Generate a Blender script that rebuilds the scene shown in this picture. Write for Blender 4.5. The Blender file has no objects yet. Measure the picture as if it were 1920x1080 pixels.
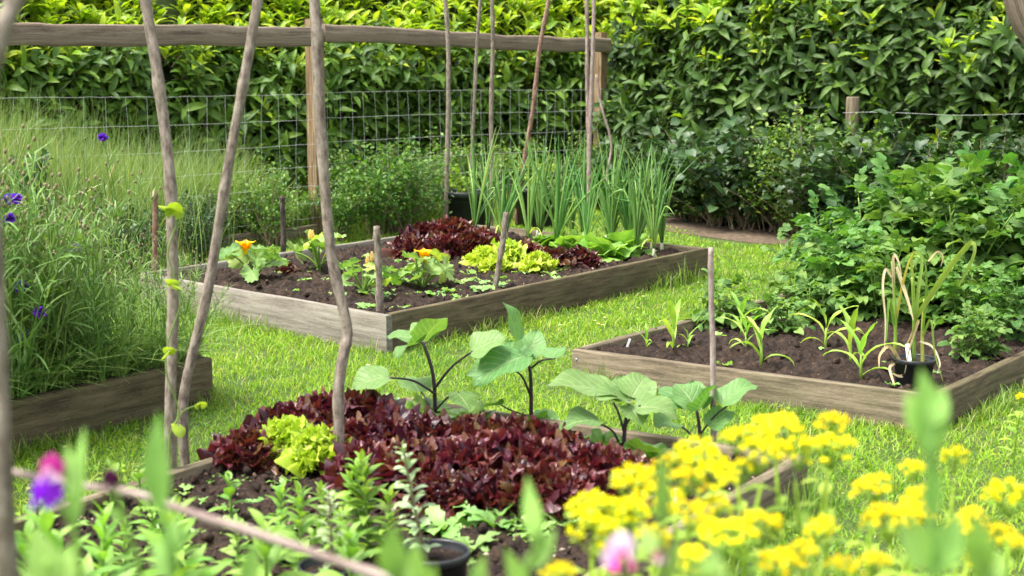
import bpy, math, random
import numpy as np
from math import sin, cos, pi, radians, atan, sqrt

random.seed(5)
rng = np.random.default_rng(11)
sc = bpy.context.scene
COL = sc.collection
U = rng.uniform

# ------------------------------------------------------------------ camera
FP = 50.0 / 36.0 * 1920
HC = 1.45
PITCH = atan(410.0 / FP)
cp_, sp_ = cos(PITCH), sin(PITCH)

def ray(px, py):
    cx, cy = (px - 960) / FP, (540 - py) / FP
    return np.array([cx, cp_ + cy * sp_, -sp_ + cy * cp_])

def G(px, py, z=0.0):
    d = ray(px, py)
    return np.array([0, 0, HC]) + d * ((z - HC) / d[2])

def AT(px, py, Y):
    d = ray(px, py)
    return np.array([0, 0, HC]) + d * (Y / d[1])

cam = bpy.data.cameras.new('camera')
camo = bpy.data.objects.new('camera', cam)
COL.objects.link(camo)
camo.location = (0, 0, HC)
camo.rotation_euler = (pi / 2 - PITCH, 0, 0)
cam.lens = 50
cam.sensor_width = 36
cam.clip_start = 0.05
cam.clip_end = 500
cam.dof.use_dof = True
cam.dof.focus_distance = 7.4
cam.dof.aperture_fstop = 3.7
sc.camera = camo

# ------------------------------------------------------------------ mesh builder
class MB:
    def __init__(s):
        s.V, s.Q, s.T, s.UV, s.MQ, s.MT, s.n = [], [], [], [], [], [], 0

    def add(s, v, q=None, t=None, uv=None, m=0):
        v = np.asarray(v, float).reshape(-1, 3)
        s.V.append(v)
        s.UV.append(np.zeros((len(v), 2)) if uv is None else np.asarray(uv, float))
        if q is not None and len(q):
            q = np.asarray(q, int).reshape(-1, 4)
            s.Q.append(q + s.n)
            s.MQ.append(np.full(len(q), m) if np.isscalar(m) else np.asarray(m))
        if t is not None and len(t):
            t = np.asarray(t, int).reshape(-1, 3)
            s.T.append(t + s.n)
            s.MT.append(np.full(len(t), m) if np.isscalar(m) else np.asarray(m))
        s.n += len(v)
        return s

    def arr(s):
        c = lambda a, w, d=int: np.concatenate(a) if a else np.zeros((0, w) if w else 0, d)
        return (c(s.V, 3, float), c(s.Q, 4), c(s.T, 3), c(s.UV, 2, float), c(s.MQ, 0), c(s.MT, 0))

    def inst(s, tpl, M, T, m=None):
        v, q, t, uv, mq, mt = tpl.arr() if isinstance(tpl, MB) else tpl
        M = np.asarray(M, float)
        T = np.asarray(T, float)
        if M.ndim == 2:
            M, T = M[None], T.reshape(1, 3)
        K, n = len(M), len(v)
        if K == 0:
            return s
        vv = (np.einsum('kij,nj->kni', M, v) + T[:, None, :]).reshape(-1, 3)
        off = (np.arange(K) * n)[:, None, None]
        qq = (q[None] + off).reshape(-1, 4) if len(q) else None
        tt = (t[None] + off).reshape(-1, 3) if len(t) else None
        s.V.append(vv)
        s.UV.append(np.tile(uv, (K, 1)))
        if qq is not None:
            s.Q.append(qq + s.n)
            s.MQ.append(np.tile(mq, K) if m is None else np.full(len(qq), m))
        if tt is not None:
            s.T.append(tt + s.n)
            s.MT.append(np.tile(mt, K) if m is None else np.full(len(tt), m))
        s.n += K * n
        return s

    def mesh(s, name, mats, smooth=True):
        v, q, t, uv, mq, mt = s.arr()
        me = bpy.data.meshes.new(name)
        nq, nt = len(q), len(t)
        me.vertices.add(len(v))
        me.vertices.foreach_set('co', v.astype(np.float32).ravel())
        li = np.concatenate([q.ravel(), t.ravel()]).astype(np.int32)
        me.loops.add(len(li))
        me.loops.foreach_set('vertex_index', li)
        me.polygons.add(nq + nt)
        ls = np.concatenate([np.arange(nq) * 4, nq * 4 + np.arange(nt) * 3]).astype(np.int32)
        me.polygons.foreach_set('loop_start', ls)
        me.polygons.foreach_set('material_index', np.concatenate([mq, mt]).astype(np.int32))
        me.polygons.foreach_set('use_smooth', np.full(nq + nt, smooth))
        ul = me.uv_layers.new(name='UVMap')
        ul.data.foreach_set('uv', uv[li].astype(np.float32).ravel())
        for mm in (mats if isinstance(mats, (list, tuple)) else [mats]):
            me.materials.append(mm)
        me.update(calc_edges=True)
        me.validate()
        return me

def R3(phi, th, roll=0.0):
    phi, th, roll = np.broadcast_arrays(np.asarray(phi, float), np.asarray(th, float), np.asarray(roll, float))
    cf, sf, ct, st, cr, sr = np.cos(phi), np.sin(phi), np.cos(th), np.sin(th), np.cos(roll), np.sin(roll)
    X = np.stack([sf, -cf, 0 * cf], -1)
    Y = np.stack([ct * cf, ct * sf, st], -1)
    Z = np.cross(X, Y)
    X2 = X * cr[..., None] + Z * sr[..., None]
    Z2 = Z * cr[..., None] - X * sr[..., None]
    return np.stack([X2, Y, Z2], -1)

def unit(a):
    a = np.asarray(a, float)
    return a / (np.linalg.norm(a) + 1e-9)

def tube(mb, pts, rad, n=6, m=0, cap=True):
    pts = np.asarray(pts, float)
    k = len(pts)
    rad = np.broadcast_to(np.asarray(rad, float), (k,))
    tg = np.gradient(pts, axis=0)
    tg /= np.linalg.norm(tg, axis=1)[:, None] + 1e-9
    ref = np.array([1.0, 0, 0]) if abs(tg[0][2]) > .7 else np.array([0, 0, 1.0])
    a = np.cross(tg[0], ref)
    a = unit(a)
    V, UVs = [], []
    s = np.concatenate([[0], np.cumsum(np.linalg.norm(np.diff(pts, axis=0), axis=1))])
    an = np.linspace(0, 2 * pi, n, endpoint=False)
    for i in range(k):
        a = unit(a - tg[i] * np.dot(a, tg[i]))
        b = np.cross(tg[i], a)
        V.append(pts[i] + rad[i] * (np.cos(an)[:, None] * a + np.sin(an)[:, None] * b))
        UVs.append(np.stack([np.full(n, s[i]), an * max(rad.max(), .001)], 1))
    q = [[i * n + j, i * n + (j + 1) % n, (i + 1) * n + (j + 1) % n, (i + 1) * n + j] for i in range(k - 1) for j in range(n)]
    V = np.concatenate(V)
    UVs = np.concatenate(UVs)
    t = None
    if cap:
        V = np.concatenate([V, [pts[0]], [pts[-1]]])
        UVs = np.concatenate([UVs, [[0, 0]], [[s[-1], 0]]])
        c0, c1 = k * n, k * n + 1
        t = [[c0, (j + 1) % n, j] for j in range(n)] + [[c1, (k - 1) * n + j, (k - 1) * n + (j + 1) % n] for j in range(n)]
    mb.add(V, q, t, UVs, m)
    return mb

def curve(p0, p1, p2=None, n=8):
    """quadratic curve"""
    p0, p1 = np.asarray(p0, float), np.asarray(p1, float)
    t = np.linspace(0, 1, n)[:, None]
    if p2 is None:
        return p0 + (p1 - p0) * t
    p2 = np.asarray(p2, float)
    return (1 - t) ** 2 * p0 + 2 * t * (1 - t) * p1 + t * t * p2

def spline(pts, n=20):
    """Catmull-Rom through points"""
    P = np.asarray(pts, float)
    P = np.concatenate([[2 * P[0] - P[1]], P, [2 * P[-1] - P[-2]]])
    out = []
    segs = len(P) - 3
    for u in np.linspace(0, segs - 1e-6, n):
        i = int(u)
        t = u - i
        a, b, c, d = P[i:i + 4]
        out.append(.5 * ((2 * b) + (-a + c) * t + (2 * a - 5 * b + 4 * c - d) * t * t + (-a + 3 * b - 3 * c + d) * t ** 3))
    return np.array(out)

PROF = {
    'ovate': lambda t: np.sin(pi * np.clip(t, 0, 1) ** .72) ** .85,
    'lance': lambda t: np.sin(pi * np.clip(t, 0, 1) ** .8) ** 1.15,
    'obov': lambda t: np.sin(pi * np.clip(t, 0, 1) ** 1.35) ** .85,
    'strap': lambda t: np.minimum(1, .55 + t * 3) * np.clip(1 - t, 0, 1) ** .45,
    'broad': lambda t: np.sin(pi * np.clip(t * .97 + .03, 0, 1) ** .62) ** .7,
}

def leaf(L=1.0, W=.4, ns=6, nc=2, prof='ovate', bend=.5, fold=.3, wave=0.0, wf=3, ph=0.0, lob=0.0, pet=0.0):
    t = np.linspace(0, 1, ns + 1)
    w = W / 2 * PROF[prof](t) * (1 + lob * np.sin(t * wf * 2 * pi + ph)) + .006 * L
    w[-1] = .004 * L
    a = bend * (t - .15)
    ds = L / ns
    y = np.concatenate([[0], np.cumsum(np.cos(.5 * (a[1:] + a[:-1])) * ds)]) + pet
    z = np.concatenate([[0], np.cumsum(-np.sin(.5 * (a[1:] + a[:-1])) * ds)])
    c = np.linspace(-1, 1, nc + 1)
    tt, cc = np.meshgrid(t, c, indexing='ij')
    X = cc * w[:, None] * cos(fold)
    Zo = np.abs(cc) * w[:, None] * sin(fold) + wave * W * cc ** 2 * np.sin(wf * 2 * pi * tt + ph + (cc > 0) * 1.7)
    Y = y[:, None] + Zo * np.sin(a)[:, None]
    Z = z[:, None] + Zo * np.cos(a)[:, None]
    V = np.stack([X, Y, Z], -1).reshape(-1, 3)
    m = nc + 1
    q = [[i * m + j, i * m + j + 1, (i + 1) * m + j + 1, (i + 1) * m + j] for i in range(ns) for j in range(nc)]
    return MB().add(V, q, None, np.stack([cc, tt], -1).reshape(-1, 2))

def bendy(v, k):
    th = k * v[:, 1]
    z = v[:, 2].copy()
    o = v.copy()
    o[:, 1] = np.sin(th) / k + z * np.sin(th)
    o[:, 2] = -(1 - np.cos(th)) / k + z * np.cos(th)
    return o

def pleaf(R=.1, a=2.6, lobe=lambda f: 1.0, nr=5, na=24, ruf=.1, rn=8, cup=0.0, ph=0.0, bend=0.0):
    f = np.linspace(-a, a, na + 1)
    r = np.linspace(.02, 1, nr + 1)
    rr, ff = np.meshgrid(r, f, indexing='ij')
    out = np.array([lobe(x) for x in f])[None, :]
    rho = R * rr * (1 + (out - 1) * rr ** .7)
    z = cup * R * rr ** 2 + ruf * R * rr ** 2.4 * (np.sin(rn * ff + ph) + .55 * np.sin(1.9 * rn * ff + 2.1 * ph) + .35 * np.sin(3.1 * rn * ff + ph * 3))
    V = np.stack([rho * np.sin(ff), rho * np.cos(ff), z], -1).reshape(-1, 3)
    if bend:
        V = bendy(V, bend / R)
    m = na + 1
    q = [[i * m + j, i * m + j + 1, (i + 1) * m + j + 1, (i + 1) * m + j] for i in range(nr) for j in range(na)]
    return MB().add(V, q, None, np.stack([ff / pi, rr], -1).reshape(-1, 2))

def ball(r=1.0, n=8, m=6, jit=0.0):
    V = [[0, 0, -r]]
    for i in range(1, m):
        th = -pi / 2 + pi * i / m
        for j in range(n):
            V.append([r * cos(th) * cos(2 * pi * j / n), r * cos(th) * sin(2 * pi * j / n), r * sin(th)])
    V.append([0, 0, r])
    V = np.array(V)
    if jit:
        V *= 1 + U(-jit, jit, (len(V), 1))
    q = [[1 + i * n + j, 1 + i * n + (j + 1) % n, 1 + (i + 1) * n + (j + 1) % n, 1 + (i + 1) * n + j] for i in range(m - 2) for j in range(n)]
    l = len(V) - 1
    b = 1 + (m - 2) * n
    t = [[0, 1 + (j + 1) % n, 1 + j] for j in range(n)] + [[l, b + j, b + (j + 1) % n] for j in range(n)]
    return MB().add(V, q, t)

def lathe(mb, prof, n=28, m=0):
    prof = np.asarray(prof, float)
    an = np.linspace(0, 2 * pi, n, endpoint=False)
    V = np.concatenate([np.stack([r * np.cos(an), r * np.sin(an), np.full(n, z)], 1) for r, z in prof])
    k = len(prof)
    q = [[i * n + j, i * n + (j + 1) % n, (i + 1) * n + (j + 1) % n, (i + 1) * n + j] for i in range(k - 1) for j in range(n)]
    return mb.add(V, q, None, None, m)

def lattice(ix, iy, seed):
    h = (ix.astype(np.int64) * 374761393 + iy.astype(np.int64) * 668265263 + seed * 974711) & 0x7fffffff
    h = ((h ^ (h >> 13)) * 1274126177) & 0x7fffffff
    return ((h ^ (h >> 16)) & 0xffff) / 65535.0

def noise2(x, y, seed=0):
    ix, iy = np.floor(x), np.floor(y)
    fx, fy = x - ix, y - iy
    fx, fy = fx * fx * (3 - 2 * fx), fy * fy * (3 - 2 * fy)
    a, b = lattice(ix, iy, seed), lattice(ix + 1, iy, seed)
    c, d = lattice(ix, iy + 1, seed), lattice(ix + 1, iy + 1, seed)
    return (a * (1 - fx) + b * fx) * (1 - fy) + (c * (1 - fx) + d * fx) * fy - .5

def fbm(x, y, seed=0, o=4):
    s = 0
    for i in range(o):
        s = s + noise2(x * 2 ** i, y * 2 ** i, seed + i * 17) * .5 ** i
    return s

# ------------------------------------------------------------------ materials
class NT:
    def __init__(s, name):
        s.m = bpy.data.materials.new(name)
        s.m.use_nodes = True
        s.t = s.m.node_tree
        s.t.nodes.clear()
        s.out = s.t.nodes.new('ShaderNodeOutputMaterial')

    def n(s, typ, **kw):
        nd = s.t.nodes.new('ShaderNode' + typ)
        for k, v in kw.items():
            setattr(nd, k, v)
        return nd

    def l(s, a, b):
        s.t.links.new(a, b)

    def setv(s, sock, v):
        if hasattr(v, 'is_linked') or isinstance(v, bpy.types.NodeSocket):
            s.l(v, sock)
        else:
            sock.default_value = v

    def math(s, op, a, b=None, c=None, clamp=False):
        nd = s.n('Math', operation=op, use_clamp=clamp)
        for i, x in enumerate((a, b, c)):
            if x is not None:
                s.setv(nd.inputs[i], x)
        return nd.outputs[0]

    def ramp(s, fac, stops, interp='LINEAR'):
        nd = s.n('ValToRGB')
        cr = nd.color_ramp
        cr.interpolation = interp
        while len(cr.elements) < len(stops):
            cr.elements.new(.5)
        for e, (p, c) in zip(cr.elements, stops):
            e.position = p
            e.color = (*c, 1)
        s.l(fac, nd.inputs[0])
        return nd.outputs[0]

    def mix(s, fac, a, b, mode='MIX'):
        nd = s.n('MixRGB', blend_type=mode)
        s.setv(nd.inputs[0], fac)
        for i, x in ((1, a), (2, b)):
            if isinstance(x, tuple):
                nd.inputs[i].default_value = (*x, 1) if len(x) == 3 else x
            else:
                s.l(x, nd.inputs[i])
        return nd.outputs[0]

    def noise(s, vec, scale, detail=4, rough=.6):
        nd = s.n('TexNoise')
        nd.inputs['Scale'].default_value = scale
        nd.inputs['Detail'].default_value = detail
        nd.inputs['Roughness'].default_value = rough
        if vec is not None:
            s.l(vec, nd.inputs['Vector'])
        return nd.outputs['Fac']

def leaf_mat(name, cols, rough=.42, trans=.3, tcol=None, spec=.45, vein=0.0, nv=9, noise=.25, nsc=30, tipcol=None, tip=(.75, 1.0), objvar=.18, bump=.25):
    k = NT(name)
    geo = k.n('NewGeometry')
    rnd = geo.outputs['Random Per Island']
    st = [(i / max(1, len(cols) - 1), c) for i, c in enumerate(cols)]
    col = k.ramp(rnd, st)
    tc = k.n('TexCoord')
    nz = k.noise(tc.outputs['Object'], nsc, 3)
    col = k.mix(noise, col, k.ramp(nz, [(.3, (.25, .25, .25)), (.7, (.95, .95, .95))]), 'OVERLAY')
    oi = k.n('ObjectInfo')
    hsv = k.n('HueSaturation')
    k.l(col, hsv.inputs['Color'])
    k.l(k.math('MULTIPLY_ADD', oi.outputs['Random'], 2 * objvar, 1 - objvar), hsv.inputs['Value'])
    k.l(k.math('MULTIPLY_ADD', k.math('FRACT', k.math('MULTIPLY', oi.outputs['Random'], 7.31)), .03, .485), hsv.inputs['Hue'])
    col = hsv.outputs[0]
    uvn = k.n('UVMap')
    sep = k.n('SeparateXYZ')
    k.l(uvn.outputs[0], sep.inputs[0])
    bumpsock = None
    if tipcol:
        f = k.n('MapRange')
        f.inputs[1].default_value, f.inputs[2].default_value = tip
        k.l(sep.outputs[1], f.inputs[0])
        col = k.mix(f.outputs[0], col, tipcol)
    if vein:
        au = k.math('ABSOLUTE', sep.outputs[0])
        mid = k.math('SUBTRACT', 1.0, k.math('MULTIPLY', au, 14.0), clamp=True)
        side = k.math('PINGPONG', k.math('SUBTRACT', k.math('MULTIPLY', sep.outputs[1], float(nv)), k.math('MULTIPLY', au, 2.2)), .5)
        side = k.math('SUBTRACT', 1.0, k.math('MULTIPLY', side, 7.0), clamp=True)
        v = k.math('MAXIMUM', mid, k.math('MULTIPLY', side, .6))
        col = k.mix(k.math('MULTIPLY', v, vein), col, (.55, .62, .32))
        bumpsock = k.math('SUBTRACT', k.math('MULTIPLY', nz, .5), v)
    b = k.n('BsdfPrincipled')
    k.l(col, b.inputs['Base Color'])
    b.inputs['Roughness'].default_value = rough
    b.inputs['Specular IOR Level'].default_value = spec
    bn = k.n('Bump')
    bn.inputs['Strength'].default_value = bump
    bn.inputs['Distance'].default_value = .004
    k.l(bumpsock if bumpsock is not None else nz, bn.inputs['Height'])
    k.l(bn.outputs[0], b.inputs['Normal'])
    sh = b.outputs[0]
    if trans:
        tr = k.n('BsdfTranslucent')
        t2 = k.mix(1.0, col, tcol or (1.5, 1.6, .6), 'MULTIPLY')
        k.l(t2, tr.inputs[0])
        ms = k.n('MixShader')
        ms.inputs[0].default_value = trans
        k.l(sh, ms.inputs[1])
        k.l(tr.outputs[0], ms.inputs[2])
        sh = ms.outputs[0]
    k.l(sh, k.out.inputs[0])
    return k.m

def wood_mat(name, dark, mid, light, green=(.06, .07, .03), gamt=.3, along=2.4, across=30, rough=.85, bump=.5, seed=0.0):
    k = NT(name)
    uvn = k.n('UVMap')
    oi = k.n('ObjectInfo')
    mp = k.n('Mapping')
    mp.inputs['Scale'].default_value = (along, across, 1)
    k.l(uvn.outputs[0], mp.inputs[0])
    add = k.n('VectorMath', operation='ADD')
    k.l(mp.outputs[0], add.inputs[0])
    cmb = k.n('CombineXYZ')
    k.l(k.math('MULTIPLY_ADD', oi.outputs['Random'], 37.0, seed), cmb.inputs[2])
    k.l(cmb.outputs[0], add.inputs[1])
    g0 = k.noise(add.outputs[0], 1.6, 8, .68)
    mpf = k.n('Mapping')
    mpf.inputs['Scale'].default_value = (along * 9, across * 5, 1)
    k.l(uvn.outputs[0], mpf.inputs[0])
    gf = k.noise(mpf.outputs[0], 2.0, 6, .7)
    g = k.math('MULTIPLY_ADD', k.math('SUBTRACT', gf, .5), .5, g0)
    col = k.ramp(g, [(.36, dark), (.5, mid), (.66, light)])
    mp2 = k.n('Mapping')
    mp2.inputs['Scale'].default_value = (3.0, 5.0, 1)
    k.l(uvn.outputs[0], mp2.inputs[0])
    add2 = k.n('VectorMath', operation='ADD')
    k.l(mp2.outputs[0], add2.inputs[0])
    k.l(cmb.outputs[0], add2.inputs[1])
    bl = k.noise(add2.outputs[0], 1.3, 5, .65)
    f = k.n('MapRange')
    f.inputs[1].default_value, f.inputs[2].default_value = .45, .7
    k.l(bl, f.inputs[0])
    col = k.mix(k.math('MULTIPLY', f.outputs[0], gamt), col, green)
    f2 = k.n('MapRange')
    f2.inputs[1].default_value, f2.inputs[2].default_value = .5, .28
    k.l(bl, f2.inputs[0])
    col = k.mix(k.math('MULTIPLY', f2.outputs[0], .45), col, dark)
    # knots
    vo = k.n('TexVoronoi')
    vo.inputs['Scale'].default_value = 1.0
    mp3 = k.n('Mapping')
    mp3.inputs['Scale'].default_value = (2.2, 9, 1)
    k.l(uvn.outputs[0], mp3.inputs[0])
    add3 = k.n('VectorMath', operation='ADD')
    k.l(mp3.outputs[0], add3.inputs[0])
    k.l(cmb.outputs[0], add3.inputs[1])
    k.l(add3.outputs[0], vo.inputs['Vector'])
    kn = k.math('SUBTRACT', 1.0, k.math('MULTIPLY', vo.outputs['Distance'], 8.0), clamp=True)
    col = k.mix(k.math('MULTIPLY', kn, .8), col, tuple(c * .5 for c in dark))
    b = k.n('BsdfPrincipled')
    k.l(col, b.inputs['Base Color'])
    b.inputs['Roughness'].default_value = rough
    b.inputs['Specular IOR Level'].default_value = .25
    bn = k.n('Bump')
    bn.inputs['Strength'].default_value = bump
    bn.inputs['Distance'].default_value = .006
    k.l(g, bn.inputs['Height'])
    k.l(bn.outputs[0], b.inputs['Normal'])
    k.l(b.outputs[0], k.out.inputs[0])
    return k.m

def plain_mat(name, cols, rough=.6, scale=20, spec=.4, bump=.2, metal=0.0, detail=5):
    k = NT(name)
    tc = k.n('TexCoord')
    nz = k.noise(tc.outputs['Object'], scale, detail, .65)
    st = [(.28 + .44 * i / max(1, len(cols) - 1), c) for i, c in enumerate(cols)]
    col = k.ramp(nz, st)
    b = k.n('BsdfPrincipled')
    k.l(col, b.inputs['Base Color'])
    b.inputs['Roughness'].default_value = rough
    b.inputs['Metallic'].default_value = metal
    b.inputs['Specular IOR Level'].default_value = spec
    bn = k.n('Bump')
    bn.inputs['Strength'].default_value = bump
    bn.inputs['Distance'].default_value = .01
    k.l(nz, bn.inputs['Height'])
    k.l(bn.outputs[0], b.inputs['Normal'])
    k.l(b.outputs[0], k.out.inputs[0])
    return k.m

def soil_mat(name):
    k = NT(name)
    tc = k.n('TexCoord')
    a = k.noise(tc.outputs['Object'], 9, 6, .7)
    c = k.noise(tc.outputs['Object'], 42, 6, .75)
    col = k.ramp(a, [(.3, (.013, .008, .005)), (.5, (.028, .0165, .0105)), (.72, (.058, .037, .025))])
    col = k.mix(.8, col, k.ramp(c, [(.38, (.06, .05, .05)), (.5, (.4, .38, .37)), (.64, (.95, .9, .85))]), 'OVERLAY')
    geo = k.n('NewGeometry')
    f = k.n('MapRange')
    f.inputs[1].default_value, f.inputs[2].default_value = .965, .97
    k.l(geo.outputs['Random Per Island'], f.inputs[0])
    vo = k.n('TexVoronoi')
    vo.inputs['Scale'].default_value = 55
    k.l(tc.outputs['Object'], vo.inputs['Vector'])
    sp = k.math('LESS_THAN', vo.outputs['Distance'], .11)
    rs = k.n('SeparateColor')
    k.l(vo.outputs['Color'], rs.inputs[0])
    sp = k.math('MULTIPLY', sp, k.math('GREATER_THAN', rs.outputs[0], .72))
    col = k.mix(k.math('MULTIPLY', sp, .75), col, (.32, .24, .16))
    b = k.n('BsdfPrincipled')
    k.l(col, b.inputs['Base Color'])
    b.inputs['Roughness'].default_value = .9
    b.inputs['Specular IOR Level'].default_value = .3
    bn = k.n('Bump')
    bn.inputs['Strength'].default_value = .9
    bn.inputs['Distance'].default_value = .012
    k.l(c, bn.inputs['Height'])
    k.l(bn.outputs[0], b.inputs['Normal'])
    k.l(b.outputs[0], k.out.inputs[0])
    return k.m

def lawn_mat(name):
    """ground under the grass blades: thatch, moss and bits of bare earth"""
    k = NT(name)
    tc = k.n('TexCoord')
    a = k.noise(tc.outputs['Object'], 1.1, 5, .6)
    c = k.noise(tc.outputs['Object'], 60, 5, .7)
    col = k.ramp(a, [(.3, (.05, .10, .012)), (.55, (.085, .14, .018)), (.75, (.12, .15, .03))])
    col = k.mix(.7, col, k.ramp(c, [(.3, (.1, .1, .1)), (.7, (.85, .85, .75))]), 'OVERLAY')
    b = k.n('BsdfPrincipled')
    k.l(col, b.inputs['Base Color'])
    b.inputs['Roughness'].default_value = .9
    bn = k.n('Bump')
    bn.inputs['Strength'].default_value = 1
    bn.inputs['Distance'].default_value = .03
    k.l(c, bn.inputs['Height'])
    k.l(bn.outputs[0], b.inputs['Normal'])
    k.l(b.outputs[0], k.out.inputs[0])
    return k.m

def grass_mat(name, stops, trans=.35, rough=.5, big=.8):
    k = NT(name)
    geo = k.n('NewGeometry')
    col = k.ramp(geo.outputs['Random Per Island'], stops)
    tc = k.n('TexCoord')
    a = k.noise(tc.outputs['Object'], big, 4, .6)
    col = k.mix(.6, col, k.ramp(a, [(.34, (.26, .36, .28)), (.5, (.5, .5, .45)), (.66, (.68, .62, .5))]), 'OVERLAY')
    b = k.n('BsdfPrincipled')
    k.l(col, b.inputs['Base Color'])
    b.inputs['Roughness'].default_value = rough
    b.inputs['Specular IOR Level'].default_value = .35
    tr = k.n('BsdfTranslucent')
    k.l(k.mix(1.0, col, (1.35, 1.35, .6), 'MULTIPLY'), tr.inputs[0])
    ms = k.n('MixShader')
    ms.inputs[0].default_value = trans
    k.l(b.outputs[0], ms.inputs[1])
    k.l(tr.outputs[0], ms.inputs[2])
    k.l(ms.outputs[0], k.out.inputs[0])
    return k.m

M = {}
M['lawn'] = lawn_mat('lawn_thatch')
M['grass'] = grass_mat('lawn_grass', [(0, (.09, .22, .012)), (.35, (.175, .345, .016)), (.7, (.26, .43, .02)), (.9, (.35, .45, .04)), (.97, (.42, .38, .16)), (1, (.45, .40, .2))])
M['longgrass'] = grass_mat('long_grass', [(0, (.09, .19, .02)), (.5, (.17, .29, .04)), (.85, (.25, .36, .07)), (.93, (.38, .36, .16)), (1, (.5, .44, .25))])
M['meadow'] = grass_mat('meadow_grass', [(0, (.11, .20, .045)), (.4, (.18, .29, .08)), (.75, (.27, .36, .13)), (.94, (.36, .41, .2)), (1, (.45, .43, .27))])
M['soil'] = soil_mat('dark_soil')
M['soil_bits'] = leaf_mat('soil_bits', [(.06, .04, .03), (.15, .1, .07), (.3, .23, .16), (.4, .35, .28)], .85, 0, None, .2, 0)
M['drysoil'] = plain_mat('dry_soil', [(.04, .028, .02), (.11, .08, .055), (.2, .155, .11)], .95, 22, .2, .8)
M['w_grey'] = wood_mat('grey_board', (.125, .108, .088), (.2, .178, .148), (.275, .25, .21), (.13, .125, .07), .35)
M['w_brown'] = wood_mat('brown_board', (.045, .034, .018), (.096, .074, .040), (.155, .122, .070), (.07, .072, .027), .55)
M['w_tan'] = wood_mat('tan_board', (.068, .053, .034), (.145, .114, .074), (.235, .19, .132), (.085, .085, .04), .5)
M['w_post'] = wood_mat('post_timber', (.11, .07, .036), (.25, .17, .092), (.38, .275, .165), (.2, .15, .08), .25)
M['w_rail'] = wood_mat('rail_timber', (.10, .072, .052), (.24, .18, .135), (.36, .29, .225), (.1, .09, .06), .3, 1.2, 30)
M['bark'] = wood_mat('hazel_bark', (.09, .068, .054), (.23, .185, .145), (.37, .315, .265), (.19, .17, .10), .4, 14, 30, .75, .9)
M['bark_r'] = wood_mat('red_bark', (.09, .045, .03), (.22, .12, .085), (.38, .27, .21), (.14, .1, .07), .3, 10, 16, .8, .7)
M['bark_d'] = wood_mat('dark_bark', (.018, .012, .012), (.055, .038, .036), (.14, .105, .09), (.06, .05, .04), .3, 9, 16, .8, .8)
M['cane'] = wood_mat('grey_cane', (.15, .1, .085), (.33, .25, .22), (.47, .39, .35), (.24, .18, .16), .4, 10, 20, .7, .4)
M['wire'] = plain_mat('galvanised_wire', [(.45, .46, .46), (.6, .61, .6)], .5, 40, .5, 0, .1)
M['black'] = plain_mat('black_plastic', [(.012, .013, .016), (.022, .024, .028)], .38, 30, .5, .05)
M['white'] = plain_mat('white_plastic', [(.72, .72, .72), (.82, .82, .8)], .45, 30, .4, 0)
M['steel'] = plain_mat('screw_steel', [(.4, .4, .4), (.55, .55, .54)], .35, 60, .5, 0, .8)
M['core'] = plain_mat('hedge_shade_core', [(.010, .018, .006), (.02, .032, .01), (.03, .04, .016)], .95, 6, .05, .9)  # near-black green of the added hedge core, inner shade put into the colour
M['laurel'] = leaf_mat('laurel_old', [(.026, .085, .007), (.05, .14, .010), (.085, .20, .015), (.13, .26, .023)], .45, .26, None, .3, .12, 8)
M['laurel_dark'] = leaf_mat('laurel_darker', [(.014, .046, .006), (.026, .075, .008), (.045, .115, .013), (.085, .17, .02)], .48, .24, None, .27, .12, 8)  # darker tones of the laurel leaf, used on the right hedge
M['laurel_new'] = leaf_mat('laurel_new', [(.15, .33, .012), (.25, .44, .018), (.35, .52, .028), (.46, .60, .05)], .42, .42, (1.3, 1.3, .5), .4, .1, 8)
M['shrub'] = leaf_mat('shrub_leaf', [(.035, .10, .015), (.07, .155, .024), (.115, .215, .035), (.19, .29, .05)], .45, .28, None, .35, 0)
M['shrub_d'] = leaf_mat('dark_shrub_leaf', [(.016, .042, .012), (.03, .07, .018), (.05, .10, .025)], .42, .2, None, .4, 0)
M['ivy'] = leaf_mat('hedge_bramble_leaf', [(.02, .055, .018), (.035, .08, .025), (.06, .12, .035)], .42, .2, None, .4, .1, 7)
M['stem_g'] = plain_mat('green_stem', [(.11, .2, .03), (.19, .3, .06)], .5, 30, .3, .1)
M['stem_t'] = plain_mat('twig', [(.14, .1, .06), (.3, .24, .16)], .8, 30, .2, .2)
M['stem_p'] = plain_mat('purple_stem', [(.016, .007, .016), (.04, .018, .035)], .4, 25, .5, .1)
M['redlet'] = leaf_mat('red_lettuce', [(.032, .007, .013), (.062, .010, .017), (.10, .016, .024), (.105, .030, .016), (.11, .06, .02)], .36, .25, (1.5, .85, .75), .55, 0, 9, .35, 45, None, (.7, 1), .3, .4)
M['redbase'] = leaf_mat('red_lettuce_heart', [(.07, .05, .012), (.12, .07, .02)], .4, .2, None, .4, 0)
M['limelet'] = leaf_mat('lime_lettuce', [(.36, .48, .03), (.46, .57, .05), (.54, .62, .09)], .4, .35, (1.1, 1.1, .55), .4, 0, 9, .2, 40, None, (.7, 1), .06)
M['greenlet'] = leaf_mat('green_lettuce', [(.10, .24, .03), (.16, .31, .05), (.23, .38, .07)], .36, .3, None, .45, .2, 7)
M['courg'] = leaf_mat('courgette_leaf', [(.10, .22, .05), (.16, .29, .07), (.22, .35, .10), (.36, .46, .08)], .55, .3, None, .3, 0)
M['courgf'] = leaf_mat('courgette_petal', [(.86, .50, .004), (.9, .62, .012)], .5, .3, (1.1, 1, .4), .2, 0)
M['courgb'] = leaf_mat('courgette_bud', [(.72, .6, .22), (.8, .66, .3)], .5, .3, (1.1, 1, .5), .2, 0)
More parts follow.
